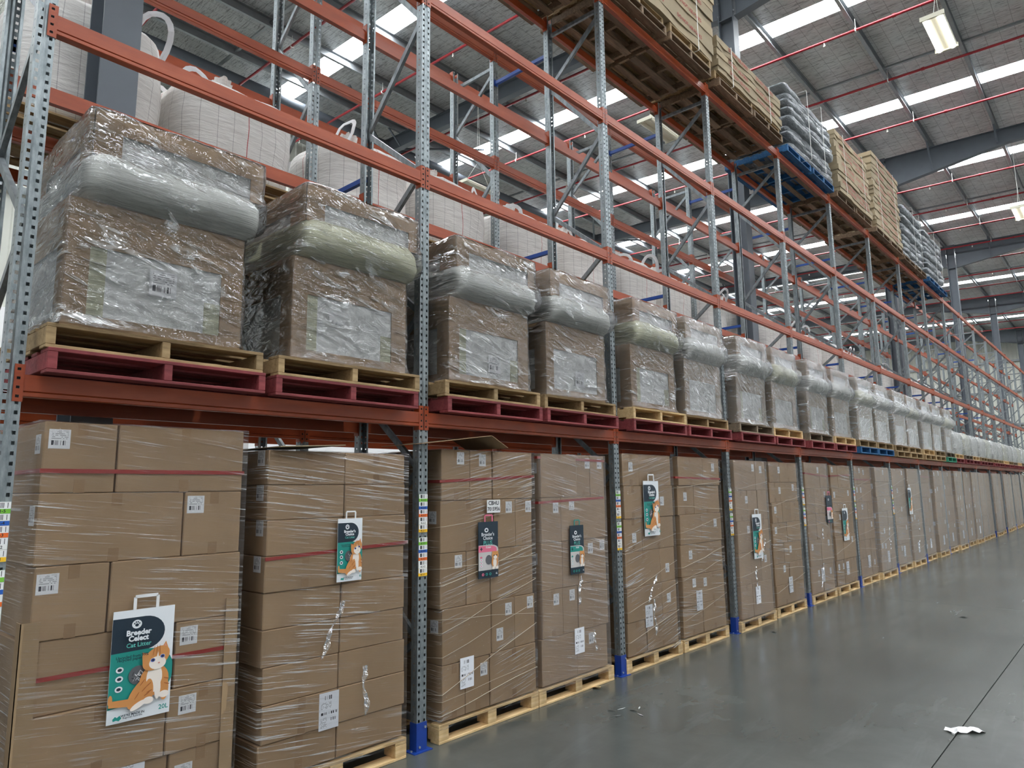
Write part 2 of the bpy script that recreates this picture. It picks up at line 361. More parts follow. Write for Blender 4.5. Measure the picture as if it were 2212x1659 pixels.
# ------------------------------------------------------------------ measures of the place
W = 2.69; Y0 = .8914
def YK(k): return Y0 + W*k
L1, L2, L3, L4 = 2.35, 4.34, 6.0, 7.53       # underside of the beam connectors
NF, NB = 18, 20                              # upright frames of the front and the back row
RX = (0.0, -1.70)                            # front faces of the two rows
def roof_z(x, base=12.8): return base - .035*x

# ------------------------------------------------------------------ building
XL, XR, YN, YF = -15.5, 14.0, -14.0, 61.5
fl = struct('floor', bmesh_box('floor', 'joint_dark', XL, YN, -.2, XR, YF, -.02))
ys = [YN, 1.6, 13.1, 24.6, 36.2, 47.9, YF]; xs = [XL, -7, 2.868, 9.0, XR]
for i in range(4):
    for j in range(6):
        q = MB(); q.cbox(xs[i]+.004, ys[j]+.004, -.02, xs[i+1]-.004, ys[j+1]-.004, 0, .002); link('floor_slab', q.mesh('floor_slab', 'concrete'), fl)
SKY = [-1.9, 3.9, 9.6, 15.85, 21.55, 27.15, 32.9, 38.7, 44.5, 50.2, 56.0, -7.7]; SKY.sort()
# ceiling: foil faced insulation between the translucent strips
def slab(name, mat, y0, y1, x0, x1, base, th):
    q = MB(); p = [(x0, y0), (x1, y0), (x1, y1), (x0, y1)]
    a = [(x, y, roof_z(x, base)) for x, y in p]; b = [(x, y, roof_z(x, base)+th) for x, y in p]
    q.quad(*a[::-1]); q.quad(*b)
    for i in range(4): q.quad(a[i], a[(i+1) % 4], b[(i+1) % 4], b[i])
    return q.mesh(name, mat)
ceil = struct('ceiling', slab('ceiling', 'wall_white', YN, YF, XL, XR, 13.3, .05))
edges = [YN]+[e for y in SKY for e in (y-.3, y+.3)]+[YF]
for a, b in zip(edges[::2], edges[1::2]): link('insulation_blanket', slab('insulation_blanket', 'foil', a, b, XL, XR, 12.8, .04), ceil)
for i, y in enumerate(SKY):
    s_ = struct('window_%d' % (i+1), slab('rooflight', 'skylight', y-.3, y+.3, XL, XR, 12.86, .02))
    q = MB(); n = 2
    link('sheet_lap', slab('sheet_lap', 'purlin_steel', y+.15, y+.17, XL, XR, 12.82, .02), s_)
# purlins, C sections on the rafters
PX = [.18+1.75*k for k in range(-8, 8)]
prof = [(-.02, 0), (.06, 0), (.06, .015), (-.012, .004), (-.012, .226), (.05, .226), (.05, .24), (-.02, .24)]
for x in PX:
    q = MB(); z = roof_z(x, 12.56); q.extr([(x+a, z+b) for a, b in prof], YN+.1, YF-.1); struct('trim_1' if x == PX[0] else 'purlin', q.mesh('purlin', 'purlin_steel'))
# bridging bars between purlins, halfway between rafters
RY = [1.6, 13.05, 24.7, 36.2, 47.9, 59.7]
for j, (a, b) in enumerate(zip([-9.8]+RY, RY)):
    y = (a+b)/2+.25; q = MB()
    for x0, x1 in zip(PX, PX[1:]): q.bar((x0+.03, y, roof_z(x0, 12.68)), (x1-.02, y, roof_z(x1, 12.68)), .07, .05, side=(0, 1, 0))
    o = link('bridging_bar', q.mesh('bridging_bar', 'purlin_steel')); o['kind'] = 'structure'
# steel columns (H section, flanges facing the aisle) and tapered rafters
def ibeam_x(q, y, x0, x1, zt0, zt1, zb0, zb1, bw=.2):
    for (za0, za1, t) in ((zb0, zb1, .016), (zt0-.016, zt1-.016, .016)):
        a = [(x0, y-bw/2, za0), (x1, y-bw/2, za1), (x1, y+bw/2, za1), (x0, y+bw/2, za0)]; b = [(p[0], p[1], p[2]+t) for p in a]
        q.quad(*a[::-1]); q.quad(*b)
        for i in range(4): q.quad(a[i], a[(i+1) % 4], b[(i+1) % 4], b[i])
    a = [(x0, zb0), (x1, zb1), (x1, zt1), (x0, zt0)]
    for s in (-.006, .006): q.quad(*[(p[0], y+s, p[1]) for p in (a if s < 0 else a[::-1])])
CXS = (-1.42, -1.10)
for i, y in enumerate(RY):
    col = link('steel_column', None, None, (-1.335, y+.02, 0)); col['kind'] = 'structure'
    q = MB(); zt = 12.5
    q.box(-.16, -.13, 0, -.142, .13, zt); q.box(.142, -.13, 0, .16, .13, zt); q.box(-.142, -.006, 0, .142, .006, zt)
    link('column_section', q.mesh('column_section', 'roof_steel'), col)
    q = MB(); q.box(-.142, -.125, 11.55, .142, .125, 11.565); q.box(-.2, -.15, 12.5, .2, .15, 12.62); link('stiffener', q.mesh('stiffener', 'roof_steel'), col)
    q = MB()
    for z in (11.7, 12.0, 12.3):
        for yy in (-.09, .09):
            for sx in (-1, 1): q.box(sx*.16-.02, yy-.015, z-.015, sx*.16+.02, yy+.015, z+.015)
    o = link('bolts', q.mesh('bolts', 'purlin_steel'), col, kind='stuff')
    # the rafter
    rf = link('rafter', None, None, (0, 0, 0)); rf['kind'] = 'structure'
    q = MB(); T = lambda x: roof_z(x, 12.56); B = lambda x: roof_z(x, 12.10)
    ibeam_x(q, y, XL, -4.6, T(XL), T(-4.6), B(XL), B(-4.6)); ibeam_x(q, y, -4.6, -1.52, T(-4.6), T(-1.52), B(-4.6), 11.62)
    ibeam_x(q, y, -1.15, 2.2, T(-1.15), T(2.2), 11.55, B(2.2)); ibeam_x(q, y, 2.2, XR, T(2.2), T(XR), B(2.2), B(XR))
    link('rafter_section', q.mesh('rafter_section', 'roof_steel'), rf)
    for x in [PX[k] for k in (1, 3, 5, 8, 9, 11, 12)]:
        for s in (-1, 1):
            b = MB(); b.bar((x, y+s*.55, roof_z(x, 12.58)), (x, y+s*.09, (11.72 if abs(x+1.2) < 1.6 else B(x))+.05), .05, .03, side=(1, 0, 0))
            link('fly_brace', b.mesh('fly_brace', 'roof_steel'), rf)
# round strut along the left side, with cross bracing rods
q = MB(); q.tube([(-12.9, YN+.2, 13.0-.1), (-12.9, YF-.2, 13.0-.1)], .15, 16); o = link('round_strut', q.mesh('round_strut', 'roof_steel', True)); o['kind'] = 'structure'
for y in RY[1:4]:
    q = MB(); q.bar((-12.9, y-.1, 12.75), (-11.2, y-2.6, 13.1), .07, .05); q.bar((-12.9, y-.1, 12.75), (-11.0, y+2.6, 13.05), .07, .05)
    o = link('bracing_rod', q.mesh('bracing_rod', 'roof_steel')); o['kind'] = 'structure'
# walls
def corrugated(x0, x1, y, z0, z1, pitch=.25, dep=.035, axis='x'):
    q = MB(); n = int((x1-x0)/pitch); pts = []
    for i in range(n+1):
        a = x0+i*pitch
        for d, h in ((0, 0), (.6, 0), (.72, 1), (.88, 1)): pts.append((a+d*pitch, y-h*dep if axis == 'x' else y+h*dep))
    for (a, b), (c, d) in zip(pts, pts[1:]):
        if axis == 'x': q.quad((a, b, z0), (c, d, z0), (c, d, z1), (a, b, z1))
        else: q.quad((b, a, z0), (b, a, z1), (d, c, z1), (d, c, z0))
    return q
wf = struct('wall_far', corrugated(XL, XR, YF, 0, 13.4).mesh('wall_far', 'wall_cladding'))
wl = struct('wall_left', bmesh_box('wall_left', 'wall_white', XL-.3, YN, 0, XL, YF, 6.3))
link('cladding', corrugated(YN, YF, XL-.1, 6.3, 13.6, axis='y').mesh('cladding', 'wall_cladding'), wl)
for z in (9.2, 11.3): link('girt', bmesh_box('girt', 'purlin_steel', XL-.08, YN, z, XL+.12, YF, z+.1), wl)
for z in (10.6, 8.4, 6.0): link('girt', bmesh_box('girt', 'purlin_steel', XL, YF-.22, z, XR, YF-.06, z+.12), wf)
struct('wall_right', bmesh_box('wall_right', 'wall_white', XR, YN, 0, XR+.2, YF, 12.6))
struct('wall_near', bmesh_box('wall_near', 'wall_white', XL, YN-.2, 0, XR, YN, 13.6))
# sprinkler pipes
ends = [5.35+2.75*k for k in range(-2, 20)]
for k, y in enumerate(ends):
    if any(abs(y-r) < .28 for r in RY): y += .35
    p = thing('sprinkler_pipe', 'red sprinkler pipe under the roof, %s from the left, above the racks' % ORD[k], 'pipe')
    q = MB(); q.tube([(XL+.3, y, roof_z(XL, 12.30)), (XR-.3, y, roof_z(XR, 12.30))], .032, 10); link('pipe', q.mesh('pipe', 'pipe_red', True), p)
    for x in [PX[i]+.12 for i in range(0, 15, 2)]:
        h = MB(); z = roof_z(x, 12.30)
        h.box(x-.012, y-.045, z-.04, x+.012, y+.045, z+.04); h.box(x-.005, y-.005, z+.04, x+.005, y+.005, z+.28)
        link('hanger', h.mesh('hanger', 'strap_white'), p)
        if y < 42:
            h = MB(); xx = x-.7; z = roof_z(xx, 12.30); h.tube([(xx, y, z-.03), (xx, y, z-.075)], .015, 6); h.box(xx-.02, y-.006, z-.12, xx+.02, y+.006, z-.075); h.tube([(xx, y, z-.12), (xx, y, z-.128)], .03, 8)
            link('sprinkler_head', h.mesh('sprinkler_head', 'sprinkler_metal'), p)
    for x in (-4.4, 1.1, 6.6):
        h = MB(); z = roof_z(x, 12.30); h.tube([(x-.035, y, z), (x+.035, y, z)], .043, 10); link('coupling', h.mesh('coupling', 'pipe_red'), p)
# high bay lamps
def lamp(x, y, lit, label, z=10.0):
    p = thing('high_bay_lamp', label, 'lamp', (x, y, z))
    q = MB(); q.cbox(-.17, -.62, .03, .17, .62, .085, .01); q.box(-.19, -.64, 0, .19, -.60, .08); q.box(-.19, .60, 0, .19, .64, .08); link('housing', q.mesh('housing', 'lamp_body'), p)
    for s in (-1, 1):
        q = MB(); q.extr([(s*.11+.05*math.cos(a), .03-.045*math.sin(a)) for a in [math.pi*i/8 for i in range(9)]], -.6, .6); link('light_tube', q.mesh('light_tube', 'lamp_glow' if lit else 'lamp_body', True), p)
    q = MB()
    for s in (-1, 1): q.tube([(0, s*.5, .08), (0, s*.05, .75), (0, 0, roof_z(x, 12.798)-z)], .006, 5)
    link('wire', q.mesh('wire', 'strap_white'), p)
lamp(2.24, 13.95, True, 'lit twin tube lamp hanging above the aisle, nearest one at top right')
lamp(2.2, 25.5, True, 'lit twin tube lamp hanging above the aisle at the right edge of the photo')
lamp(2.2, 37.1, True, 'lit twin tube lamp far down the aisle, third from the camera')
lamp(-3.31, 13.5, False, 'unlit lamp hanging behind the racks below the old pallets')
lamp(-8.56, 12.9, False, 'unlit lamp hanging above the white bulk bags, left of the centre')

# ------------------------------------------------------------------ racking
def post_mesh():
    """upright: holed front face in the plane x = 0, holed sides, lips at the back, open behind"""
    q = MB(); H = 7.72; P = .0508; n = int(H/P)
    cols = [-.045, -.034, -.018, -.006, .006, .018, .034, .045]
    gx = {-.006: -.006, .006: -.006}
    for i in range(n):
        z0 = i*P; z1 = z0+.019; z2 = z0+P
        for c, (a, b) in enumerate(zip(cols, cols[1:])):
            xa, xb = gx.get(a, 0), gx.get(b, 0)
            q.quad((xa, a, z1), (xb, b, z1), (xb, b, z2), (xa, a, z2))
            if c not in (1, 5): q.quad((xa, a, z0), (xb, b, z0), (xb, b, z1), (xa, a, z1))
        for s in (-1, 1):
            y = s*.045
            for j, (a, b) in enumerate(((0, -.03), (-.03, -.04), (-.04, -.07))):
                q.quad((a, y, z1-.008), (b, y, z1-.008), (b, y, z2), (a, y, z2))
                if j != 1: q.quad((a, y, z0), (b, y, z0), (b, y, z1-.008), (a, y, z1-.008))
            if i % 3 == 0:
                zz = min(z0+3*P, H); q.quad((-.07, y, z0), (-.07, s*.028, z0), (-.07, s*.028, zz), (-.07, y, zz))
    return q.mesh('post', 'galvanised')
PM = post_mesh()
def brace_mesh(p, q_):
    b = MB(); b.bar(p, q_, .03, .045, side=(0, 1, 0)); return b.mesh('brace', 'galvanised_dark')
fn = [(-.05, .77), (-.79, 1.4), (-.05, 2.05), (-.79, 2.66), (-.05, 3.3), (-.79, 3.9), (-.05, 4.5), (-.79, 5.1), (-.05, 5.9), (-.79, 6.75), (-.05, 7.38)]
BR = [brace_mesh((a[0], 0, a[1]), (b[0], 0, b[1])) for a, b in zip(fn, fn[1:])] + [brace_mesh((-.79, 0, .3), (-.05, 0, .77))]
HZ = brace_mesh((-.06, 0, 0), (-.78, 0, 0))
q = MB(); q.box(-.09, -.085, 0, .03, .085, .006); FOOT = q.mesh('foot_plate', 'blue_paint')
q = MB(); q.box(-.073, -.049, .006, .003, -.0455, .2); q.box(0.0005, -.0455, .006, .004, .049, .2); GUARD = q.mesh('foot_sleeve', 'blue_paint')
q = MB()
q.tube([(0, 0, 0), (.008, 0, 0)], .009, 8); BOLT = q.mesh('bolt', 'bolt_metal')
q = MB(); q.box(-.05, -.045, .006, -.0, .045, .0065); FBLT = q.mesh('plate_lug', 'blue_paint')
def barcode_tag(colmat, label, parent, z, y=0.0):
    q = MB(); q.quad((.0052, -.042, .022), (.0052, .042, .022), (.0052, .042, .056), (.0052, -.042, .056), 0, [(0, 0), (1, 0), (1, 1), (0, 1)])
    q.quad((.0052, -.042, 0), (.0052, .042, 0), (.0052, .042, .022), (.0052, -.042, .022), 1); q.box(.001, -.042, 0, .005, .042, .056, 1)
    o = link('location_tag', q.mesh('location_tag', ['barcode_print', colmat]), parent, (0, y, z))
    me = text_mesh(label, .021, 'ink_black', .0004)
    q2 = me.copy(); q2.transform(Matrix.Translation((.0056, 0, .011)))
    # the lettering is joined to the tag's own mesh so the tag stays one sticker
    base = o.data; nv = len(base.vertices)
    V = [tuple(v.co) for v in base.vertices]+[tuple(v.co) for v in q2.vertices]; F = [tuple(p.vertices) for p in base.polygons]+[tuple(i+nv for i in p.vertices) for p in q2.polygons]
    mi = [p.material_index for p in base.polygons]+[2]*len(q2.polygons)
    nm = bpy.data.meshes.new('location_tag'); nm.from_pydata(V, [], F)
    for x in ('barcode_print', colmat, 'ink_black'): nm.materials.append(M(x))
    nm.polygons.foreach_set('material_index', mi); L = nm.uv_layers.new(name='UVMap')
    for li, c in zip(nm.polygons[0].loop_indices, [(0, 0), (1, 0), (1, 1), (0, 1)]): L.data[li].uv = c
    o.data = nm; bpy.data.meshes.remove(base); bpy.data.meshes.remove(q2); o['label'] = 'location tag reading '+label; return o
ROWN = ('front', 'back')
def frame(r, k):
    x = RX[r]; near = (r == 0 and k <= 12)
    p = thing('upright_frame', 'grey perforated upright frame of the %s rack row, %s from the left' % (ROWN[r], ORD[k]), 'rack frame', (x, YK(k), 0), 0, 'upright frames of the %s rack row' % ROWN[r])
    a = link('post', PM, p); link('post', PM, p, (-.84, 0, 0), (0, 0, math.pi))
    for b in BR: link('brace', b, p)
    for z in (.22, 7.46): link('strut', HZ, p, (0, 0, z))
    if r == 0:
        link('foot_plate', FOOT, p); g = link('foot_sleeve', GUARD, p, label='blue bolted foot sleeve'); [link('bolt', BOLT, p, l_, r_) for l_, r_ in (((.004, .03, .165), (0, 0, 0)), ((.004, -.022, .035), (0, 0, 0)), ((-.03, -.068, .006), (0, -math.pi/2, 0)))]
    if r == 0 and k <= 6:
        cs = (('tag_green', 5), ('tag_blue', 4), ('tag_orange', 3), ('tag_white', 2), ('tag_yellow', 1))
        for grp, zt in ((2*k if k else 1, 1.80), (2*k+1, 1.475)):
            for i, (c, nn) in enumerate(cs): barcode_tag(c, 'B-%d-%d' % (grp, nn), a, zt-i*.0575)
    return p
for k in range(NF): frame(0, k)
for k in range(NB): frame(1, k)
# beams: stepped box section between two frames, an L shaped hooked connector at each end
q = MB(); q.extr([(.003, .112), (.003, .03), (-.004, .026), (.003, .022), (.003, .004), (-.002, 0), (-.046, 0), (-.046, .085), (-.03, .085), (-.03, .112)], .047, W-.047)
BEAM = q.mesh('beam_section', 'orange')
def conn(s):
    q = MB(); H = .19
    zs = [0, .02, .034, .066, .08, .112, .126, .158, .172, H]; ys_ = [0.004*s, .016*s, .032*s, .047*s]
    for i, (a, b) in enumerate(zip(zs, zs[1:])):
        for j, (c, d) in enumerate(zip(ys_, ys_[1:])):
            if i % 2 == 1 and j == 1: q.quad((.001, c, a), (.001, d, a), (.001, d, b), (.001, c, b), 1); continue
            q.quad((.005, c, a), (.005, d, a), (.005, d, b), (.005, c, b))
    q.box(-.06, min(.0455*s, .049*s), 0, .005, max(.0455*s, .049*s), H); q.box(.001, min(.004*s, .006*s), 0, .005, max(.004*s, .006*s), H)
    return q.mesh('end_connector', ['orange', 'dark'])
CA, CB = conn(1), conn(-1)
LV = {0: 'lowest', 1: 'second', 2: 'third', 3: 'top'}
def beam(r, k, lv, side, z):
    x = RX[r] if side == 0 else RX[r]-.84
    p = thing('rack_beam', 'orange beam, %s level, %s side of the %s rack row, %s bay from left' % (LV[lv], ('aisle', 'rear')[side], ROWN[r], ORD[k]), 'beam',
              (x, YK(k) if side == 0 else YK(k)+W, z), 0 if side == 0 else math.pi, 'orange beams of the %s rack row' % ROWN[r])
    link('beam_section', BEAM, p, (0, 0, .027)); link('end_connector', CA, p); link('end_connector', CB, p, (0, W, 0))
LB = {1: L2+.07}
for r in (0, 1):
    for k in range((NF if r == 0 else NB)-1):
        for lv, z in enumerate((L1, L2, L3, L4)):
            if r == 1 and lv == 1: z += .07
            if r == 1 and lv == 3 and k > 12: continue
            for side in (0, 1): beam(r, k, lv, side, z)
# blue spacers between the two rows
for k in range(0, 14):
    for z, lv in ((7.2, 'upper'), (4.66, 'lower')):
        q = MB(); q.box(-1.70, -.02, 0, -.84, .02, .045); q.box(-1.70, -.035, -.02, -1.694, .035, .065); q.box(-.846, -.035, -.02, -.84, .035, .065)
        tag(link('row_spacer', q.mesh('row_spacer', 'blue_bar'), None, (0, YK(k), z)), 'blue %s spacer bar joining the two rack rows at the %s frame from left' % (lv, ORD[k]), 'spacer', 'blue spacers between the rack rows')

# ------------------------------------------------------------------ pallets
def bx(name, mat, sx, sy, sz):
    q = MB(); q.cbox(0, 0, 0, sx, sy, sz, .003); return q.mesh(name, mat)
_P = {}
def pal_parts(mat, kind):
    key = (mat, kind)
    if key in _P: return _P[key]
    mb = 'timber_old' if mat == 'wood_blue' and kind == 'bearer' else mat
    D, Wd = 1.165, 1.165; out = []
    if kind == 'bearer':      # bearers run front to back, boards along the rack
        br = bx('bearer', mat, D, .045, .09); bb = bx('bottom_board', mat, .10, Wd, .018); bb2 = bx('bottom_board', mb, .10, Wd, .018); tb = bx('top_board', mat, .13, Wd, .02); tw = bx('top_board', mat, .10, Wd, .02)
        for y in (0, .56, 1.12): out.append(('bearer', br, (0, y, .018)))
        for x in (0, .26, .53, .80, 1.065): out.append(('bottom_board', bb if x in (0, 1.065) else bb2, (x, 0, 0)))
        for i in range(7): out.append(('top_board', tb if i % 6 == 0 else tw, ((0, .19, .36, .53, .70, .87, 1.035)[i], 0, .108)))
    else:
        bk = bx('block', mat, .13, .10, .078); bb = bx('bottom_board', mat, .10, Wd, .02); st = bx('stringer_board', mat, D, .1, .02); tb = bx('top_board', mat, .1, Wd, .02)
        for x in (0, .52, 1.035):
            for y in (0, .53, 1.065): out.append(('block', bk, (x, y, .02)))
        for x in (0, .53, 1.065): out.append(('bottom_board', bb, (x, 0, 0)))
        for y in (0, .53, 1.065): out.append(('stringer_board', st, (0, y, .098)))
        for x in (0, .17, .35, .53, .71, .89, 1.065): out.append(('top_board', tb, (x, 0, .118)))
    _P[key] = out; return out
_PJ = {}
def pallet(mat, kind, xf, y, z, label, simple=False, group=None, rz=0, wy=1.165, wx=1.165):
    """xf: x of the front edge; y: left edge"""
    p = thing('pallet', label, 'pallet', (xf-1.165, y, z), rz, group); s = (1, wy/1.165, 1)
    if simple:
        if (mat, kind) not in _PJ:
            q = MB()
            for n, me, l in pal_parts(mat, kind):
                b = [v.co for v in me.vertices]; lo = [min(c[i] for c in b)+l[i] for i in range(3)]; hi = [max(c[i] for c in b)+l[i] for i in range(3)]
                q.box(*lo, *hi)
            _PJ[mat, kind] = q.mesh('deck', mat)
        o = link('deck', _PJ[mat, kind], p); o.scale = s
    else:
        for n, me, l in pal_parts(mat, kind): o = link(n, me, p, (l[0], l[1]*s[1], l[2])); o.scale = s
        for ch in p.children:
            if ch.name.startswith('bearer') or ch.name.startswith('block') or ch.name.startswith('stringer'): ch.scale = (1, 1, 1)
    return p

# ------------------------------------------------------------------ cartons on the floor
def label_mesh(wd, h, mat='label_print'):
    q = MB(); q.quad((.0015, 0, 0), (.0015, wd, 0), (.0015, wd, h), (.0015, 0, h), 0, [(0, 0), (1, 0), (1, 1), (0, 1)]); q.box(0, 0, 0, .001, wd, h)
    return q.mesh('shipping_label', mat)
LBL = label_mesh(.098, .1); LBS = label_mesh(.08, .1); PLB = label_mesh(.15, .23, 'pallet_label_print'); LSD = label_mesh(.09, .1)
n_cart = [0]
def carton(y0, y1, z0, z1, x0, x1, label, labels=(), name='carton', mat='cardboard', side=False, tape=True, group=None):
    n_cart[0] += 1; g = .004; dx = random.uniform(-.008, .004)
    q = MB(); q.cbox(0, 0, 0, x1-x0, y1-y0-2*g, z1-z0-.002, .005)
    p = tag(link(name, q.mesh('carton', mat), None, (x0+dx, y0+g, z0+.001)), label, 'carton', group)
    D = x1-x0
    for ly, lz, kind in labels:
        me = {'L': LBL, 'S': LBS, 'P': PLB}[kind]; link('shipping_label', me, p, (D+(.011 if kind == 'P' else 0), ly-y0-g, lz-z0), label='white printed label')
    if side: link('shipping_label', LSD, p, (D-.14, 0, (z1-z0)*.55), (0, 0, -math.pi/2), label='white printed label')
    if tape and (y1-y0) < .75 and random.random() < .45:
        q = MB(); c = (y1-y0)/2; q.box(D, c-.026, 0, D+.0008, c+.026, .07); q.box(D, c-.026, z1-z0-.072, D+.0008, c+.026, z1-z0-.003); link('tape_end', q.mesh('tape_end', 'carton_tape'), p)
    return p
def wrap(y0, y1, z0, z1, x0, x1, label, mat='stretch_film', lay=()):
    """thin film pulled round a stack: a rounded shell that hugs the load and sags in between the corners"""
    q = MB(); rows = max(6, int((z1-z0)/.09)); g = .012; seg = []
    def ring(z, k):
        pts = []; a, b, c, d = x0-g, x1+g, y0-g, y1+g; N = 14; r_ = .012
        for (cx, cy, s) in ((b-r_, d-r_, 0), (a+r_, d-r_, 1), (a+r_, c+r_, 2), (b-r_, c+r_, 3)):
            for j in range(3):
                t_ = (s+j/2)*math.pi/2; pts.append((cx+r_*math.cos(t_), cy+r_*math.sin(t_), z))
        out = []
        for i in range(len(pts)):
            p_, n_ = Vector(pts[i]), Vector(pts[(i+1) % len(pts)]); out.append(p_)
            if (n_-p_).length > .2:
                for j in range(1, 10):
                    v = p_.lerp(n_, j/10); nn = noise.noise(Vector((v.x*3, v.y*3, z*4+k))); dirn = Vector(((v.x-(a+b)/2)/(b-a), (v.y-(c+d)/2)/(d-c), 0))
                    ax = 0 if abs(dirn.x) > abs(dirn.y) else 1
                    v[ax] += (.006*nn-.002)*(1 if dirn[ax] > 0 else -1); out.append(v)
        return out
    sd = random.random()*9; R_ = [ring(z0+(z1-z0)*i/rows, sd) for i in range(rows+1)]; n = len(R_[0])
    for r_ in R_: q.v += [tuple(p) for p in r_]
    for i in range(rows):
        for j in range(n): q.f.append((i*n+j, i*n+(j+1) % n, (i+1)*n+(j+1) % n, (i+1)*n+j)); q.mi.append(0)
    i = len(q.v); q.v.append(((x0+x1)/2, (y0+y1)/2, z1+.004))
    for j in range(n): q.f.append((rows*n+j, rows*n+(j+1) % n, i)); q.mi.append(0)
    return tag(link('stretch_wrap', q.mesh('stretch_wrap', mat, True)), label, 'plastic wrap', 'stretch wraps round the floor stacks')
def ropes(y0, y1, zs, xf, parent):
    """twisted strands of film across the front and round the corners"""
    q = MB(); x = xf+.02
    for za, zb in zs:
        pts = [(x-.6, y0-.014, za-.06), (x-.01, y0-.014, za)] + [(x, y0+(y1-y0)*t_, za+(zb-za)*t_+.012*math.sin(t_*3)*random.uniform(-1, 1)) for t_ in (.0, .25, .5, .75, 1)] + [(x-.4, y1+.014, zb+.05)]
        q.tube(pts, random.uniform(.0014, .003), 5)
    link('film_strand', q.mesh('film_strand', 'film_rope', True), parent, kind='stuff')
def tails(y0, y1, xf, parent, seed):
    """loose crinkled ends of film hanging on the lower part of a wrap"""
    rnd = random.Random(seed)
    for k in range(2):
        q = MB(); yc = y0+(y1-y0)*rnd.uniform(.45, .9); z1 = rnd.uniform(.5, .95) if k else rnd.uniform(.9, 1.2); z0 = z1-rnd.uniform(.2, .4); n = 9; L = []; ln = rnd.uniform(-.25, .1)
        for i in range(n+1):
            t_ = i/n; yy = yc+ln*t_+.012*math.sin(t_*9+k); wd = .005+.016*abs(math.sin(t_*5+seed)); zz = z1+(z0-z1)*t_
            L.append([(xf+.02+.008*math.sin(i*2.4+j), yy+wd*(j-1.5)*.7, zz) for j in range(4)])
        for a, b in zip(L, L[1:]):
            for j in range(3): q.quad(a[j], a[j+1], b[j+1], b[j])
        link('film_tail', q.mesh('film_tail', 'crumpled_film_hazy'), parent)
FZ = .152
SN = lambda n: '%s floor stack from left' % ORD[n]
def layer_words(i, n): return 'top layer' if i == 0 else ('bottom layer' if i == n-1 else '%s layer down' % ORD[i])
XFS = {}
def stack(n, y0, y1, zs, seams, labels=(), xf=0.0, tape=(), jit=None, film_m='stretch_film', side=(), depth=.57, strands=(), name2=None):
    XFS[n] = xf
    L = len(zs)-1
    for i in range(L):
        z1, z0 = zs[i], zs[i+1]; dj = jit[i] if jit else random.uniform(-.012, .012)
        cuts = [y0+dj]+list(seams[i])+[y1+dj]; pos = {2: ['left', 'right'], 3: ['left', 'middle', 'right'], 1: ['only'], 4: ['far left', 'left', 'right', 'far right']}[len(cuts)-1]
        for j in range(len(cuts)-1):
            a, b = cuts[j], cuts[j+1]; ll = [t_ for t_ in labels if a <= t_[0] < b and z0 <= t_[1] < z1]
            carton(a, b, z0, z1, xf-depth+dj*.3, xf+dj*.3, 'brown carton, %s one of the %s, %s' % (pos[j], layer_words(i, L), SN(n)), ll, side=(j == 0 and i in side), group='cartons stacked on the floor')
        if n < 7: carton(y0+dj, y1+dj, z0, z1, xf-1.125, xf-depth-.004, 'brown carton behind the front ones in the %s, %s' % (layer_words(i, L), SN(n)), group='cartons stacked on the floor', tape=False)
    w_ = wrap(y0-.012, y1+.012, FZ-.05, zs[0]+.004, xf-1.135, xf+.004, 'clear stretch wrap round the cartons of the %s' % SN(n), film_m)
    for ya, za, yb, zb in tape:
        q = MB(); x = xf+.0065
        def seg(a, b, c, d, X=x): q.quad((X, a, b-.011), (X, c, d-.011), (X, c, d+.011), (X, a, b+.011))
        seg(ya, za, yb, zb); q.quad((x, ya, za-.011), (x-1.1, ya, za-.011), (x-1.1, ya, za+.011), (x, ya, za+.011))
        tag(link('red_tape', q.mesh('red_tape', 'tape_red')), '%sred tape band round the %s' % (('' if len(tape) == 1 else ('upper ' if za == max(t_[1] for t_ in tape) else 'lower ')), SN(n)), 'tape', 'red tape bands round the floor stacks')
    if strands: ropes(y0, y1, strands, xf, w_)
    if n in (1, 3, 4, 6, 8, 11, 13): tails(y0, y1, xf, w_, n)
    pallet('timber_new', 'block', xf+.012, (y0+y1)/2-.582, 0, 'pale timber pallet under the %s' % SN(n), simple=n > 17, group='timber pallets on the floor')

A = (1.046, 2.12); zA = [2.262, 1.894, 1.530, 1.166, .81, .47, FZ]
stack(0, *A, zA, [[1.397], [1.772], [1.405], [1.762], [1.735], [1.765]],
      [(1.07, 2.121, 'L'), (1.79, 1.77, 'L'), (1.07, 1.393, 'L'), (1.79, 1.036, 'L'), (1.80, .665, 'L'), (1.49, .49-.17, 'P'), (1.8, .3, 'L')],
      tape=[(1.04, 2.008, 2.125, 2.006), (1.1, .987, 2.08, .985)], jit=[0, .0, .01, -.01, .012, -.01], side=(0, 1, 3))
for nm, (a, b) in dict(left=(1.015, 1.10), right=(2.045, 2.125)).items():
    q = MB(); q.box(-.06, a if nm == 'left' else b-.004, 0, .014, (a+.004) if nm == 'left' else b, 1.115); q.box(.010, a, 0, .014, b, 1.115)
    tag(link('corner_board', q.mesh('corner_board', 'corner_board'), None, (0, 0, FZ)), 'cardboard corner protector up the %s edge of the first floor stack' % nm, 'corner board')
zB = [2.155-.2234*i for i in range(9)]+[FZ]
stack(1, 2.29, 3.41, zB, [[2.87], [2.87], [2.866], [2.86], [2.86], [2.855], [2.85], [2.85], [2.85]], [(2.706, .352, 'P')], tape=[(2.29, 1.47, 3.43, 1.508)], side=(0, 1, 2, 3))
zC = [2.21, 1.803, 1.393, .97, .553, FZ]
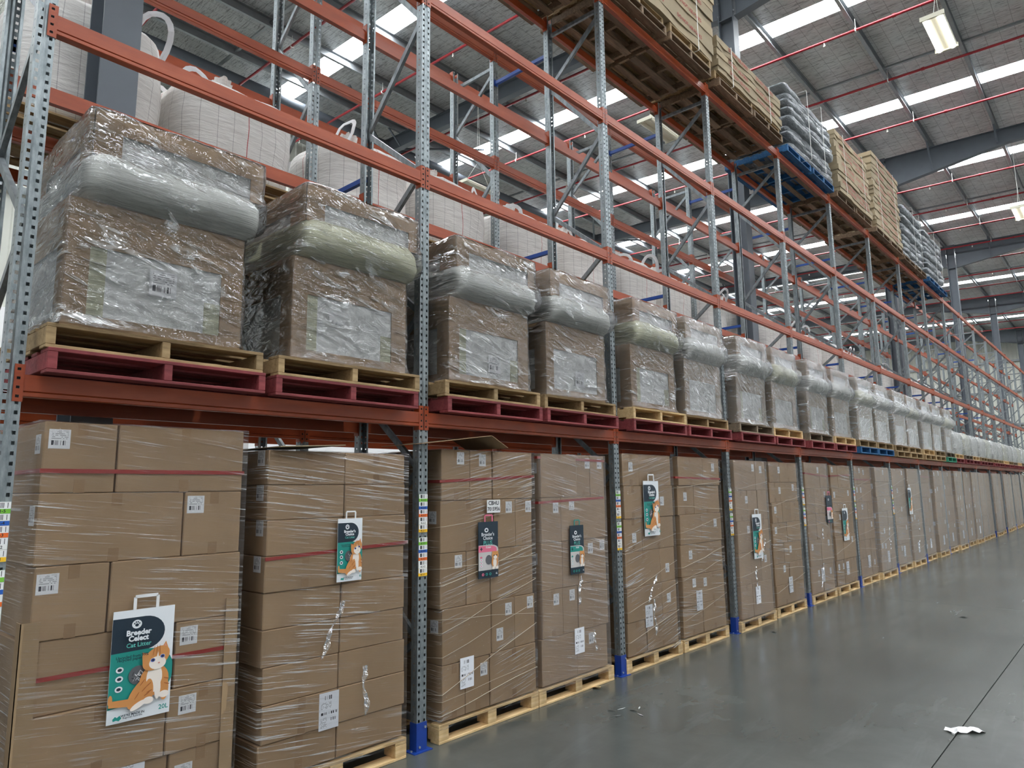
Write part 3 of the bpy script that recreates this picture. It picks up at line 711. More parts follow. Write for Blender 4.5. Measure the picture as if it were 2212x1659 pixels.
stack(2, 3.77, 4.885, zC, [[4.09, 4.36], [4.37, 4.65], [4.05, 4.33], [4.33, 4.62], [4.03, 4.31]],
      [(3.94, 2.09, 'S'), (4.2, 2.08, 'S'), (4.52, 1.68, 'S'), (4.79, 1.68, 'S'), (3.92, 1.27, 'S'), (4.2, 1.28, 'S'), (4.5, .83, 'S'), (4.79, .85, 'S'), (4.39, .64, 'S'), (3.96, .48-.13, 'P'), (4.2, .4, 'S')],
      tape=[(3.75, 1.954, 4.9, 2.0)], film_m='stretch_film_down', side=(1, 3), strands=[(1.9, 1.92), (1.6, 1.72), (1.28, 1.3), (1.15, 1.4), (.8, 1.1), (.9, .8), (.62, .9), (.35, .72), (.3, .4), (.2, .35)])
stack(3, 4.985, 6.02, zC, [[5.55, 5.78], [5.29], [5.3, 5.55], [5.29, 5.53], [5.5]],
      [(5.7, 2.08, 'S'), (5.91, 2.08, 'S'), (5.17, 1.66, 'S'), (5.42, 1.68, 'S'), (5.72, 1.25, 'S'), (5.92, 1.27, 'S'), (5.15, .83, 'S'), (5.4, .84, 'S'), (5.45, .45-.1, 'P'), (5.7, .4, 'S')],
      tape=[(4.95, 2.173, 6.03, 2.16), (4.96, 1.76, 6.0, 1.79)], film_m='stretch_film_thick', side=(0, 2, 4))
zE = [2.25, 1.905, 1.555, 1.205, .835, .49, FZ]
def rs(y0, y1, n=1):
    return [y0+(y1-y0)*x for x in random.choice([[.36], [.66], [.5], [.36, .68]])]
def rl(y0, y1, zs):
    out = []
    for i in range(len(zs)-1):
        for t_ in random.sample([.08, .3, .55, .8], random.choice([0, 1, 1, 2])): out.append((y0+t_*(y1-y0), zs[i]-.13-random.random()*.05, 'S'))
    out.append((y0+(y1-y0)*.42, .3, 'P')); return out
stack(4, 6.38, 7.42, zE, [[6.71], [6.73], [6.73], [7.08], [7.09], [6.75]],
      [(6.5, 2.06, 'S'), (7.13, 1.68, 'S'), (6.53, 1.3, 'S'), (7.2, .93, 'S'), (7.2, .6, 'S'), (6.72, .4, 'P')], film_m='stretch_film_down', side=(1, 3, 5), strands=[(1.2, 1.35), (.8, 1.05), (.6, .8), (.3, .5)])
stack(5, 7.56, 8.66, zE, [[8.2], [7.96], [8.1], [7.97], [8.05], [8.05]], [(8.45, 2.08, 'S'), (7.7, 1.72, 'S'), (8.45, 1.38, 'S'), (7.75, 1.03, 'S'), (7.8, .7, 'S'), (8.1, .68, 'S'), (7.88, .42, 'P')],
      tape=[(7.5, 2.0, 8.68, 1.985)], strands=[(1.88, 1.95), (1.66, 1.6), (1.35, 1.5), (1.28, 1.22), (.95, 1.12), (.8, .98), (.62, .66), (.35, .55), (.28, .3)])
for n in range(6, 32):
    bay = 3+(n-6)//2; y0 = YK(bay)+(.10 if n % 2 == 0 else 1.36)+random.uniform(-.03, .03); y1 = y0+1.08+random.uniform(-.04, .04)
    zs = zE if n % 3 else [2.24, 1.83, 1.42, 1.0, .58, FZ]
    if n in (7, 11): zs = [2.24-.3*i for i in range(7)]+[FZ]
    if n == 8: zs = [2.26, 1.84, 1.42, 1.0, .58, FZ]
    if n > 17: zs = [2.24, 1.8, 1.3, .8, FZ]
    tp = [(y0-.01, 2.0+random.uniform(-.05, .1), y1+.01, 2.0+random.uniform(-.02, .08))] if n in (8, 9, 10, 14) else []
    sm = [rs(y0, y1) if n < 16 else [(y0+y1)/2+random.uniform(-.1, .1)] for _ in zs[1:]]
    stack(n, y0, y1, zs, sm, rl(y0, y1, zs) if n < 20 else (), xf=random.uniform(-.03, .05), tape=tp, film_m='stretch_film_far' if n > 10 else ('stretch_film' if n % 2 else 'stretch_film_thick'),
          side=(1, 3) if n in (8, 11, 15) else (), strands=[(z_, z_+random.uniform(-.1, .2)) for z_ in (.35, .7, .95, 1.25, 1.6, 1.85)] if n < 14 else ())
# loose card on top of the stacks
q = MB(); q.bar((-.12, 3.46, 2.235), (-.12, 4.22, 2.33), .5, .004); q.bar((-.12, 4.22, 2.33), (-.12, 4.42, 2.235), .5, .004)
tag(link('folded_card', q.mesh('folded_card', 'cardboard')), 'folded card sheet peaked like a roof on the third floor stack from the left', 'cardboard sheet')
q = MB(); q.bar((-.2, 2.3, 2.172), (-.22, 2.8, 2.20), .6, .006); tag(link('card_sheet', q.mesh('card_sheet', 'cardboard_grey')), 'loose card sheet lying on the second floor stack from the left', 'cardboard sheet')

# ------------------------------------------------------------------ flat litter bags taped to the stacks
def ell(cy, cz, ry, rz, n=20, rot=0, a0=0, a1=2*math.pi):
    out = []
    for i in range(n+(0 if a1-a0 >= 6.28 else 1)):
        a = a0+(a1-a0)*i/n; y, z = ry*math.cos(a), rz*math.sin(a); out.append((cy+y*math.cos(rot)-z*math.sin(rot), cz+y*math.sin(rot)+z*math.cos(rot)))
    return out
def litter_bag(y, z, wd, h, label, style='classic', xf=.026, size='6L', tilt=0, detail=True):
    p = thing('litter_bag', label, 'bag', (xf, y, z)); p.rotation_euler = (tilt, 0, 0)
    mats = ['bag_white', 'navy', 'teal', 'fur', 'fur_dark', 'fur_white', 'eye_blue', 'pellet_grey', 'pink', 'bag_grey', 'nose', 'ink_black']
    q = MB(); q.box(0, 0, 0, .004, wd, h, 0 if style == 'classic' else 1); link('bag_panel', q.mesh('bag_panel', mats), p)
    # handle
    hm = 'paper_white' if style == 'classic' else ('pink' if style == 'kitten' else 'teal')
    q = MB(); a, b = wd*.33, wd*.70; t_ = wd*.05
    for s0, s1 in (((a, h), (a, h+.05*wd/.3+.012)), ((a, h+.055*wd/.3+.01), (b, h+.055*wd/.3+.01)), ((b, h+.05*wd/.3+.012), (b, h))): q.bar((.004, *s0), (.004, *s1), t_, .004, side=(0, 1, 0) if s0[0] == s1[0] else (0, 0, 1))
    link('bag_handle', q.mesh('bag_handle', hm), p)
    lay = [.0045]
    q = MB()
    def P(pts, mat, tri=False):
        lay[0] += .00035; q.poly([(lay[0], py*wd, pz*h) for py, pz in pts], mats.index(mat))
    as_ = wd/h
    if style == 'classic':
        P([(0, .62), (0, .93)]+[(.52+.33*math.sin(a_), .775+.155*math.cos(a_)) for a_ in [math.pi*i/14 for i in range(15)]], 'navy')
        P([(0, .13), (0, .62)]+ell(.58, .44, .43, .185, 14, 0, math.pi/2, 0)+ell(.58, .36, .43, .185, 8, 0, 0, -math.pi/3)+[(.5, .17), (.2, .14)], 'teal')
        P(ell(.38, .865, .08, .04), 'bag_white'); P(ell(.38, .857, .03, .014), 'navy')
        for dx, dz in ((-.04, .005), (-.015, .018), (.015, .018), (.04, .005)): P(ell(.38+dx, .867+dz, .011, .008, 8), 'navy')
        for zz in (.47, .39, .30): P(ell(.15, zz, .06, .027), 'bag_white'); P(ell(.15, zz, .035, .014), 'navy')
        P(ell(.44, .40, .15, .085), 'pellet_grey')
        if detail:
            for i in range(22):
                a_, rr = random.random()*6.28, random.random()*.11; P(ell(.44+rr*math.cos(a_), .40+rr*as_*math.sin(a_), .028, .0035, 6, random.uniform(-1, 1)), random.choice(['bag_white', 'ink_black', 'bag_grey']))
        P([(-.0, .155), (.28, .135), (.34, .2), (.0, .21)], 'fur'); P(ell(.02, .215, .035, .05, 12), 'fur')      # tail
        P(ell(.52, .25, .26, .105, 24, .45), 'fur'); P(ell(.70, .33, .24, .14, 24), 'fur'); P(ell(.70, .35, .13, .13), 'fur_white')
        for cy in (.62, .87): P(ell(cy, .24, .075, .11), 'fur'); P(ell(cy, .155 if cy < .7 else .185, .085, .032), 'fur_white')
        P(ell(.76, .25, .05, .1), 'fur_white'); P(ell(.46, .13, .13, .028, 16, .25), 'fur_white')
        P([(.49, .50), (.475, .60), (.60, .58)], 'fur'); P([(.79, .615), (.86, .675), (.92, .585)], 'fur'); P([(.80, .615), (.855, .655), (.89, .60)], 'nose')
        P(ell(.71, .53, .225, .10, 28, .2), 'fur'); P(ell(.735, .485, .14, .06), 'fur_white'); P([(.70, .5), (.76, .5), (.735, .59)], 'fur_white')
        for cy, cz in ((.655, .515), (.81, .54)): P(ell(cy, cz, .042, .019), 'fur_white'); P(ell(cy, cz, .036, .0165), 'eye_blue'); P(ell(cy, cz, .018, .009, 10), 'ink_black')
        P(ell(.755, .483, .018, .007, 8), 'nose')
        for yy, zz, rr in ((.66, .6, 1.3), (.71, .605, 1.5), (.76, .605, 1.7), (.54, .27, .5), (.60, .3, .4), (.5, .33, .6), (.62, .24, .2), (.9, .28, -.2), (.89, .33, -.2), (.58, .22, .3), (.42, .22, .7)): P(ell(yy, zz, .05, .006, 8, rr), 'fur_dark')
        P([(.06, .055), (.10, .075), (.13, .062), (.17, .078), (.20, .05), (.16, .03), (.12, .04), (.07, .035)], 'teal')
        words_ = [('Breeder' if size == '20L' else "Breeder's", .39, .795, .115, 'bag_white', .004), ('Celect' if size == '20L' else 'Choice', .39, .795-.095*as_, .115, 'bag_white', .004), ('Cat Litter', .40, .795-.2*as_, .095, 'teal_text', .0015),
                  ('Upcycled from 99%', .31, .585, .062, 'navy', .001), ('recycled paper', .27, .562, .062, 'navy', .001), (size, .86, .075, .1, 'teal', .002), ("WE'RE MADE IN", .37, .068, .05, 'navy', .001), ('Regional Australia', .37, .048, .04, 'navy', .0005)]
    else:
        c2 = 'pink' if style == 'kitten' else 'teal'
        P([(0, .14), (1, .14), (1, .5)]+ell(.62, .5, .38, .085, 8, 0, 0, math.pi/2)+[(0, .585)], 'bag_grey')
        P([(0, .46), (0, .575)]+ell(.62, .50, .30, .065, 8, 0, math.pi/2, 0)+[(.92, .46)], c2)
        P(ell(.4, .85, .1, .04), 'bag_white'); P(ell(.4, .85, .05, .02), 'navy')
        P([(.07, .51), (.2, .51), (.2, .525), (.07, .525)], 'navy'); P([(.115, .485), (.155, .485), (.155, .55), (.115, .55)], 'navy')
        P(ell(.5, .32, .16, .085), 'pellet_grey')
        for zz in (.37, .32, .27, .22): P(ell(.12, zz, .06, .018), c2 if zz > .35 else 'bag_white'); P(ell(.12, zz, .03, .009), c2)
        P(ell(.8, .28, .17, .11), 'fur'); P(ell(.8, .26, .09, .09), 'fur_white'); P([(.66, .42), (.66, .47), (.78, .46)], 'fur'); P([(.86, .45), (.97, .475), (.96, .42)], 'fur')
        P(ell(.82, .39, .175, .075), 'fur'); P(ell(.82, .355, .09, .035), 'fur_white')
        for cy in (.75, .89): P(ell(cy, .39, .03, .013, 10), 'ink_black')
        for cy in (.72, .9): P(ell(cy, .17, .07, .025), 'fur_white')
        for cy in (.18, .36, .54): P(ell(cy, .07, .06, .025, 12), c2 if cy < .3 else 'teal'); P(ell(cy, .07, .03, .012, 8), 'navy')
        words_ = [("Breeder's", .42, .775, .16, 'bag_white', .002), ('Choice', .42, .775-.13*as_, .16, 'bag_white', .002), ('PLUS', .42, .775-.3*as_, .2, 'teal_text', .002), ('Kitten' if style == 'kitten' else 'Adult', .45, .545, .1, 'bag_white', .001), (size, .86, .07, .09, 'bag_white', .001)]
    link('bag_artwork', q.mesh('bag_artwork', mats), p, kind='stuff')
    if detail:
        for s, cy, cz, sz, mt, bo in words_: link('lettering', text_mesh(s, sz*wd*1.05, mt, bo*wd*1.2), p, (lay[0]+.001, cy*wd, cz*h))
litter_bag(1.425, .705, .315, .565, 'large white and navy cat litter bag with a kitten, on the first floor stack', size='20L')
litter_bag(2.80, 1.28, .2, .42, 'small white and navy kitten bag on the second floor stack, beside its red tape')
litter_bag(4.155, 1.165, .235, .455, 'navy bag with pink panel and kitten under the container number, third floor stack', 'kitten')
litter_bag(5.39, 1.08, .215, .455, 'navy and teal litter bag half hidden under hazy wrap, fourth floor stack', 'plus')
litter_bag(6.735, 1.358, .32, .6, 'white and navy kitten bag high on the fifth floor stack')
litter_bag(9.47, .9, .30, .6, 'white and navy kitten bag on the seventh floor stack, beside the post tags', xf=XFS[6]+.026)
litter_bag(12.63, 1.24, .28, .47, 'dark navy and pink bag on the ninth floor stack', 'kitten', xf=XFS[8]+.026, detail=False)
litter_bag(13.42, .9, .30, .57, 'white kitten bag on the tenth floor stack, right of the navy and pink one', xf=XFS[9]+.026, detail=False)
litter_bag(18.2, 1.2, .3, .6, 'white and teal bag seen through wrap on the fourteenth floor stack', xf=XFS[13]+.026, detail=False)
# container number sticker
p = thing('number_sticker', 'white sticker reading CBHU 7015956 above the navy and pink bag', 'sticker', (.028, 4.26, 1.692))
q = MB(); q.box(0, 0, 0, .001, .162, .107); link('paper', q.mesh('paper', 'paper_white'), p)
link('lettering', text_mesh('CBHU', .048, 'ink_black', .0012), p, (.0015, .081, .079)); link('lettering', text_mesh('7015956', .043, 'ink_black', .0012), p, (.0015, .081, .03))
# number on the first pallet label
link('lettering', text_mesh('1100002611', .018, 'ink_black', .0006), None, (.029, 1.565, .538))
bpy.context.view_layer.update()
o = [x for x in C.objects if x.name.startswith('lettering') and x.parent is None][0]
lb = [x for x in C.objects if x.name.startswith('shipping_label') and x.data == PLB][0]
o.parent = lb; o.location = (.003, .075, .212)

# ------------------------------------------------------------------ wrapped loads on the first level
def loft(levels, nseg=12, seed=0, amp=.01, cap_top=True, cap_bot=True, fr=3.0):
    """levels: (z, x0, x1, y0, y1, corner radius) from the bottom up -> closed rounded shell"""
    q = MB(); rings = []
    for (z, x0, x1, y0, y1, r) in levels:
        pts = []; cs = ((x1-r, y1-r, 0), (x0+r, y1-r, 1), (x0+r, y0+r, 2), (x1-r, y0+r, 3))
        for ci, (cx, cy, s) in enumerate(cs):
            for j in range(4): a = (s+j/3)*math.pi/2; pts.append(Vector((cx+r*math.cos(a), cy+r*math.sin(a), z)))
            nx = cs[(ci+1) % 4]; a = (s+1)*math.pi/2; e0 = pts[-1]; b_ = (nx[2])*math.pi/2; e1 = Vector((nx[0]+r*math.cos(b_), nx[1]+r*math.sin(b_), z))
            for j in range(1, nseg): pts.append(e0.lerp(e1, j/nseg))
        cx, cy = (x0+x1)/2, (y0+y1)/2
        for p_ in pts:
            nn = noise.noise(Vector((p_.x*fr+seed*7, p_.y*fr, p_.z*fr*1.4)))*amp + noise.noise(Vector((p_.x*11+seed, p_.y*11, p_.z*9)))*amp*.45
            d = Vector((p_.x-cx, p_.y-cy, 0)); 
            if d.length > 0: d.normalize()
            p_ += d*nn; p_.z += nn*.5
        rings.append(pts)
    n = len(rings[0])
    for r_ in rings: q.v += [tuple(p) for p in r_]
    for i in range(len(rings)-1):
        for j in range(n): q.f.append((i*n+j, i*n+(j+1) % n, (i+1)*n+(j+1) % n, (i+1)*n+j)); q.mi.append(0)
    for flag, base, rev in ((cap_bot, 0, True), (cap_top, (len(rings)-1)*n, False)):
        if flag: f_ = tuple(base+j for j in range(n)); q.f.append(f_[::-1] if rev else f_); q.mi.append(0)
    return q
def smooth_levels(keys, n=5):
    out = []
    for a, b in zip(keys, keys[1:]):
        m_ = max(1, int(abs(b[0]-a[0])/.045))
        for i in range(m_):
            t_ = i/m_; out.append(tuple(a[k]+(b[k]-a[k])*t_ for k in range(6)))
    out.append(keys[-1]); return out
def base_carton(Wy, D=1.06, hh=.70, w0=.12, w1=.86, zlo=.07, zhi=.45):
    """open frame carton: brown front and left side with a window onto the white liner"""
    q = MB(); t_ = .006
    y0, y1 = Wy*w0, Wy*w1
    for a, b, c, d in ((0, Wy, 0, zlo), (0, Wy, zhi, hh), (0, y0, zlo, zhi), (y1, Wy, zlo, zhi)): q.box(-t_, a, c, 0, b, d)
    s0, s1 = -D*.85, -.14
    for a, b, c, d in ((-D, 0, 0, zlo), (-D, 0, zhi, hh), (-D, s0, zlo, zhi), (s1, 0, zlo, zhi)): q.box(a, 0, c, b, t_, d)
    q.box(-D, Wy-t_, 0, 0, Wy, hh); q.box(-D, 0, 0, -D+t_, Wy, hh); q.box(-D, 0, hh-t_, 0, Wy, hh)
    return q.mesh('frame_carton', 'cardboard')
def top_carton(Wy, D=1.05):
    """upturned tray: deep rim with short legs at the corners"""
    q = MB(); t_ = .006; h0, h1, lg = .14, .27, .15
    for X in (0, -D+t_): q.box(X-t_, 0, h1-h0+.02, X, Wy, h1); q.box(X-t_, 0, 0, X, lg, h1-h0+.02); q.box(X-t_, Wy-.09, 0, X, Wy, h1-h0+.02)
    for Y in (0, Wy-t_): q.box(-D, Y, h1-h0-.03, 0, Y+t_, h1); q.box(-.2, Y, 0, 0, Y+t_, h1-h0-.03); q.box(-D, Y, 0, -D+.2, Y+t_, h1-h0-.03)
    q.box(-D, 0, h1-t_, 0, Wy, h1); q.box(.0, 0, h1-h0+.018, .0015, Wy, h1-h0+.02)
    return q.mesh('tray_carton', 'cardboard')
BC, TC = base_carton(.97), top_carton(1.0)
q = loft(smooth_levels([(.03, -1.04, -.012, .012, .955, .02), (.68, -1.04, -.012, .012, .955, .02)]), amp=.006); INNER = q.mesh('liner', 'liner_white', True)
q = MB(); q.box(-.0105, .115, .07, -.008, .20, .45); q.box(-.0105, .74, .07, -.008, .835, .26); YST = q.mesh('foam_strip', 'foam_yellow')
def foam_keys(y0, y1, x1): return smooth_levels([(0, -1.0, x1-.09, y0+.09, y1-.06, .05), (.05, -1.05, x1-.02, y0+.02, y1-.01, .08), (.13, -1.08, x1+.02, y0-.01, y1, .09), (.24, -1.08, x1, y0, y1, .09), (.32, -1.05, x1-.06, y0+.05, y1-.04, .07)])
FOAM = [loft(foam_keys(.05, 1.06, .06), seed=s, amp=.016).mesh('foam_bundle', 'foam_white' if s % 2 == 0 else 'foam_yellow', True) for s in range(3)]
q = loft(smooth_levels([(.0, -1.03, -.03, .02, .97, .03), (.25, -1.03, -.03, .02, .97, .03)]), amp=.01); TIN = q.mesh('liner', 'liner_white', True)
def shell(seed, fm='crumpled_film'):
    e = .016
    ks = [(.0, -1.11, .06, -.03, .99, .05), (.04, -1.10, .022, -e, .99, .03), (.66, -1.09, .018, -.012, .98, .03), (.71, -1.08, .03, .0, .99, .05), (.76, -1.1, .10, .04, 1.07, .07), (.83, -1.12, .135, .03, 1.08, .09),
          (.93, -1.12, .12, .035, 1.08, .09), (1.0, -1.1, .05, .05, 1.08, .05), (1.04, -1.09, .03, .06, 1.09, .03), (1.225, -1.09, .022, .065, 1.09, .03), (1.248, -1.06, -.01, .1, 1.06, .03)]
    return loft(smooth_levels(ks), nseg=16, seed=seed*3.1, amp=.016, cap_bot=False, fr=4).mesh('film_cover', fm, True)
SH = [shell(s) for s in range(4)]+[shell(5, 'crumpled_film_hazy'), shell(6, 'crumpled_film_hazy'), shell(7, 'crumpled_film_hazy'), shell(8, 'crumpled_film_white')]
SHEET = label_mesh(.15, .15)
q = MB()
for i in range(5): q.poly([(.002+.004*random.random(), .0+.03*i, .12-.01*i), (.01, .03+.03*i, .13), (.003, .045+.025*i, .02+.03*abs(2-i)), (.008, .01+.028*i, .03)])
CRUMP = q.mesh('torn_sheet', 'paper_white')
UN = lambda n: '%s load from left, first rack level' % ORD[n]
xf1 = .12
def unit(n, y0, z0):
    v = n % 3; o_ = (xf1+random.uniform(-.015, .015), y0, z0); g = 'loads on the first rack level'; sy = random.uniform(.97, 1.01); far = n > 11
    p = thing('frame_carton', 'windowed brown carton, lower part of the %s' % UN(n), 'carton', o_, 0, 'framed cartons on the first rack level'); p.scale = (1, sy, 1)
    link('carton_shell', BC, p); link('liner', INNER, p, label='white wrapped liner showing in the window')
    if n % 2 == 0 or n == 1: link('foam_strip', YST, p)
    if n in (0, 2, 3): link('packing_sheet', SHEET, p, (-.0095+.014, (.42 if n == 0 else .45), (.24 if n == 0 else .12)), label='printed packing sheet')
    elif n == 1: link('torn_sheet', CRUMP, p, (.004, .28, .24), label='torn crumpled packing sheet')
    f = tag(link('foam_bundle', FOAM[v], None, (o_[0], y0+.0, z0+.695)), 'bulging %s foam in the middle of the %s' % ('white' if v % 2 == 0 else 'pale yellow', UN(n)), 'foam', 'foam bundles on the first rack level')
    f.scale = (1, sy, .92)
    t_ = thing('tray_carton', 'brown tray shaped carton on top of the %s' % UN(n), 'carton', (o_[0]-.005, y0+.085, z0+.97), 0, 'tray cartons on the first rack level'); t_.scale = (1, sy, 1)
    link('carton_shell', TC, t_); link('liner', TIN, t_, label='white wrapped liner')
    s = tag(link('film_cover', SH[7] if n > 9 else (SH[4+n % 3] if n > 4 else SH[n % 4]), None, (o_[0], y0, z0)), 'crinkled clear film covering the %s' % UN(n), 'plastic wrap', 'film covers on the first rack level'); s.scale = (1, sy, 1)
def low_keys(h): return smooth_levels([(0, -1.05, .0, 0, 1.08, .06), (h*.3, -1.1, .04, -.03, 1.1, .09), (h*.75, -1.1, .03, -.02, 1.1, .09), (h*.95, -1.05, -.02, .03, 1.05, .08), (h, -1.0, -.06, .1, 1.0, .06)])
LOW = [loft(low_keys(.66), seed=s+20, amp=.03).mesh('covered_load', 'foam_white' if s else 'foam_yellow', True) for s in range(3)]
LSH = loft([(a, b-.02, c+.02, d-.02, e+.02, f) for a, b, c, d, e, f in low_keys(.68)], seed=31, amp=.03, cap_bot=False).mesh('film_cover', 'crumpled_film_white', True)
zp = L1+.139
n = 0
for bay in range(0, 17):
    for s in (0, 1):
        yb = YK(bay)+(.105 if s == 0 else 1.335)+random.uniform(-.012, .012)
        low = 'wood_red' if n < 10 else ('wood_blue' if n in (10, 11) else ('timber' if n < 16 else ('wood_green' if n == 16 else 'wood_red')))
        cw = {'wood_red': 'dark red', 'wood_blue': 'blue', 'timber': 'brown', 'wood_green': 'green', 'timber_grey': 'grey brown'}
        upm = ['timber', 'timber', 'timber', 'timber', 'timber_new', 'timber', 'timber_grey', 'timber_new', 'timber_grey', 'timber_new'][n % 10]
        pallet(low, 'bearer', .165+random.uniform(-.01, .01), yb, zp, '%s lower pallet of the %s' % (cw[low], UN(n)), simple=n > 13, group='lower pallets on the first rack level')
        pallet(upm, 'bearer', .15+random.uniform(-.02, .01), yb+random.uniform(-.02, .03), zp+.1285, 'timber upper pallet of the %s' % UN(n), simple=n > 13, group='upper pallets on the first rack level')
        if n < 17: unit(n, yb+(.05 if n != 1 else .12), zp+.2575)
        else:
            o = tag(link('covered_load', LOW[n % 3], None, (.1, yb+.04, zp+.2575)), 'low white bundle, %s' % UN(n), 'bundle', 'low white loads on the first rack level')
            link('film_cover', LSH, o)
        n += 1
# ------------------------------------------------------------------ white bulk bags on the second level of the back row
def bulk_bag(seed, h=.86):
    rnd = random.Random(seed); e = rnd.uniform(-.02, .02)
    ks = [(0, .48), (.04, .53), (.2, .565), (.45, .575+e), (.68, .565), (h-.06, .535), (h-.02, .50), (h, .47), (h+.03, .40), (h+.10, .24), (h+.15, .11), (h+.2, .07), (h+.3, .09)]
    q = MB(); N = 40; rings = []
    kk = []
    for a, b in zip(ks, ks[1:]):
        for i in range(3): kk.append((a[0]+(b[0]-a[0])*i/3, a[1]+(b[1]-a[1])*i/3))
    kk.append(ks[-1])
    for z, r in kk:
        pw = 3.4 if z < h-.02 else 2.2; ring = []
        for j in range(N):
            a = 2*math.pi*j/N; c, s = math.cos(a), math.sin(a); k = (abs(c)**pw+abs(s)**pw)**(-1/pw)
            nn = noise.noise(Vector((c*2+seed, s*2, z*3)))*.025+noise.noise(Vector((c*6+seed, s*6, z*7)))*.008
            ring.append(((r*k+nn)*c, (r*k+nn)*s, z+(nn*.8 if z > .1 else 0)))
        rings.append(ring)
    for r_ in rings: q.v += r_
    for i in range(len(rings)-1):
        for j in range(N):
            q.f.append((i*N+j, i*N+(j+1) % N, (i+1)*N+(j+1) % N, (i+1)*N+j)); q.mi.append(0)
            q.uv[len(q.f)-1] = [(j/N, i/len(rings)), ((j+1)/N, i/len(rings)), ((j+1)/N, (i+1)/len(rings)), (j/N, (i+1)/len(rings))]
    q.f.append(tuple(range(N))[::-1]); q.mi.append(0)
    return q.mesh('bag_body', 'bag_fabric', True)
BAG = [bulk_bag(s) for s in (1.3, 4.1, 8.8)]
def loop_mesh(seed, hh):
    rnd = random.Random(seed); q = MB(); pts = []
    for i in range(13):
        t_ = i/12; a = math.pi*t_; pts.append((rnd.uniform(-.01, .01), -.13*math.cos(a)*(1+.3*math.sin(a)), -.12+hh*math.sin(a)**.8 if math.sin(a) > 0 else -.12))
    q.tube(pts, .028, 6, flat=.16, nrm=(1, 0, 0)); return q.mesh('lifting_loop', 'bag_strap')
LOOP = [loop_mesh(1, .42), loop_mesh(2, .26), loop_mesh(3, .18)]
zb = L2+.07+.139
def bag(yc, z, xc, label, v, big=1.0, zs=1.0):
    p = thing('bulk_bag', label, 'bulk bag', (xc, yc, z), random.choice((0, math.pi/2)), 'white bulk bags in the back rack row')
    o = link('bag_body', BAG[v], p); o.scale = (big, big, zs)
    for i, (a, b) in enumerate(((.40, .40), (.40, -.40), (-.40, .40), (-.40, -.40))):
        l = link('lifting_loop', LOOP[(v+i) % 3], p, (a, b, .80*zs), (random.uniform(-.3, .3), random.uniform(-.5, .5), random.uniform(0, 3)))
for i in range(24):
    bay, s = divmod(i, 2); yc = YK(bay)+(.70 if s == 0 else 1.92)
    lab = 'white woven bulk bag, %s from the left on the back rack row' % ORD[i]
    pallet('timber', 'bearer', RX[1]+.16, yc-.58, zb, 'timber pallet under the %s bulk bag from left in the back row' % ORD[i], simple=i > 5, group='pallets under the bulk bags')
    bag(yc, zb+.1285, -2.12, lab, i % 3, zs=1.2 if i == 0 else 1)
# ------------------------------------------------------------------ top level: old pallets, long cartons, mattresses in grey plastic
z4 = L4+.139
TN = lambda n: '%s from the left along the top beams' % ORD[n]
tops = [(.97, 0), (2.23, 0), (3.77, 0), (5.02, 0), (6.37, 0), (7.62, 0), (9.04, 0), (10.26, 0), (11.75, 1), (13.0, 1), (14.40, 0), (15.62, 0), (17.1, 0), (18.35, 0), (19.8, 0), (21.05, 0), (22.5, 1), (23.75, 1)]
for i, (y, bl) in enumerate(tops):
    pallet('wood_blue' if bl else 'timber_old', 'bearer', .16+random.uniform(-.02, .02), y, z4, '%s pallet on the top level, %s' % ('worn blue' if bl else 'weathered brown', TN(i)), group='pallets on the top rack level')
zt = z4+.1285
for i, (y, bl) in enumerate(tops[:8]):        # second tier of pallets right under the long cartons
    pallet('timber', 'bearer', .14+random.uniform(-.03, .03), y+random.uniform(-.03, .04), zt, 'brown pallet stacked on the %s pallet of the top level from left' % ORD[i], group='second tier pallets on the top rack level')
def long_carton(y0, y1, z, h, xf, label, lid=True, text=True, seed=0):
    p = thing('long_carton', label, 'carton', (xf, y0, z), 0, 'long cartons on the top rack level'); L = y1-y0; rnd = random.Random(seed)
    q = MB(); n_ = 10; D = 1.12; sag = [rnd.uniform(-.006, .006) for _ in range(n_+1)]
    for i in range(n_):
        a, b = L*i/n_, L*(i+1)/n_; za, zb_ = sag[i], sag[i+1]; xa, xb = sag[i]*2, sag[i+1]*2
        q.quad((xa, a, za*.3), (xb, b, zb_*.3), (xb, b, h), (xa, a, h)); q.quad((-D, a, 0), (-D, b, 0), (xb, b, zb_*.3), (xa, a, za*.3)); q.quad((-D, a, h), (xa, a, h), (xb, b, h), (-D, b, h)); q.quad((-D, a, 0), (-D, a, h), (-D, b, h), (-D, b, 0))
    for a in (0, L): q.quad((-D, a, 0), (sag[0 if a == 0 else -1]*2, a, 0), (sag[0 if a == 0 else -1]*2, a, h), (-D, a, h))
    link('box_body', q.mesh('box_body', 'cardboard_grey'), p)
    if lid:
        q = MB(); g = .014
        for i in range(n_):
            a, b = -g+(L+2*g)*i/n_, -g+(L+2*g)*(i+1)/n_; za, zb_ = h*.45+sag[i]*3, h*.45+sag[i+1]*3
            q.quad((g, a, za), (g, b, zb_), (g, b, h+.004), (g, a, h+.004)); q.quad((0, a, za), (0, b, zb_), (g, b, zb_), (g, a, za)); q.quad((-D-g, a, h+.004), (g, a, h+.004), (g, b, h+.004), (-D-g, b, h+.004))
        for a in (-g, L+g): q.quad((-D-g, a, h*.45), (g, a, h*.45), (g, a, h+.004), (-D-g, a, h+.004))
        link('box_lid', q.mesh('box_lid', 'cardboard_grey'), p)
    if text:
        zt_ = h*.27 if lid else h*.5
        for k in range(2): link('lettering', text_mesh('DO NOT USE FORKS', .09 if not lid else .075, 'ink_red', .0015), p, (.02, L*(.3+.42*k), h*.72 if lid else zt_), label='dark red stencilled lettering')
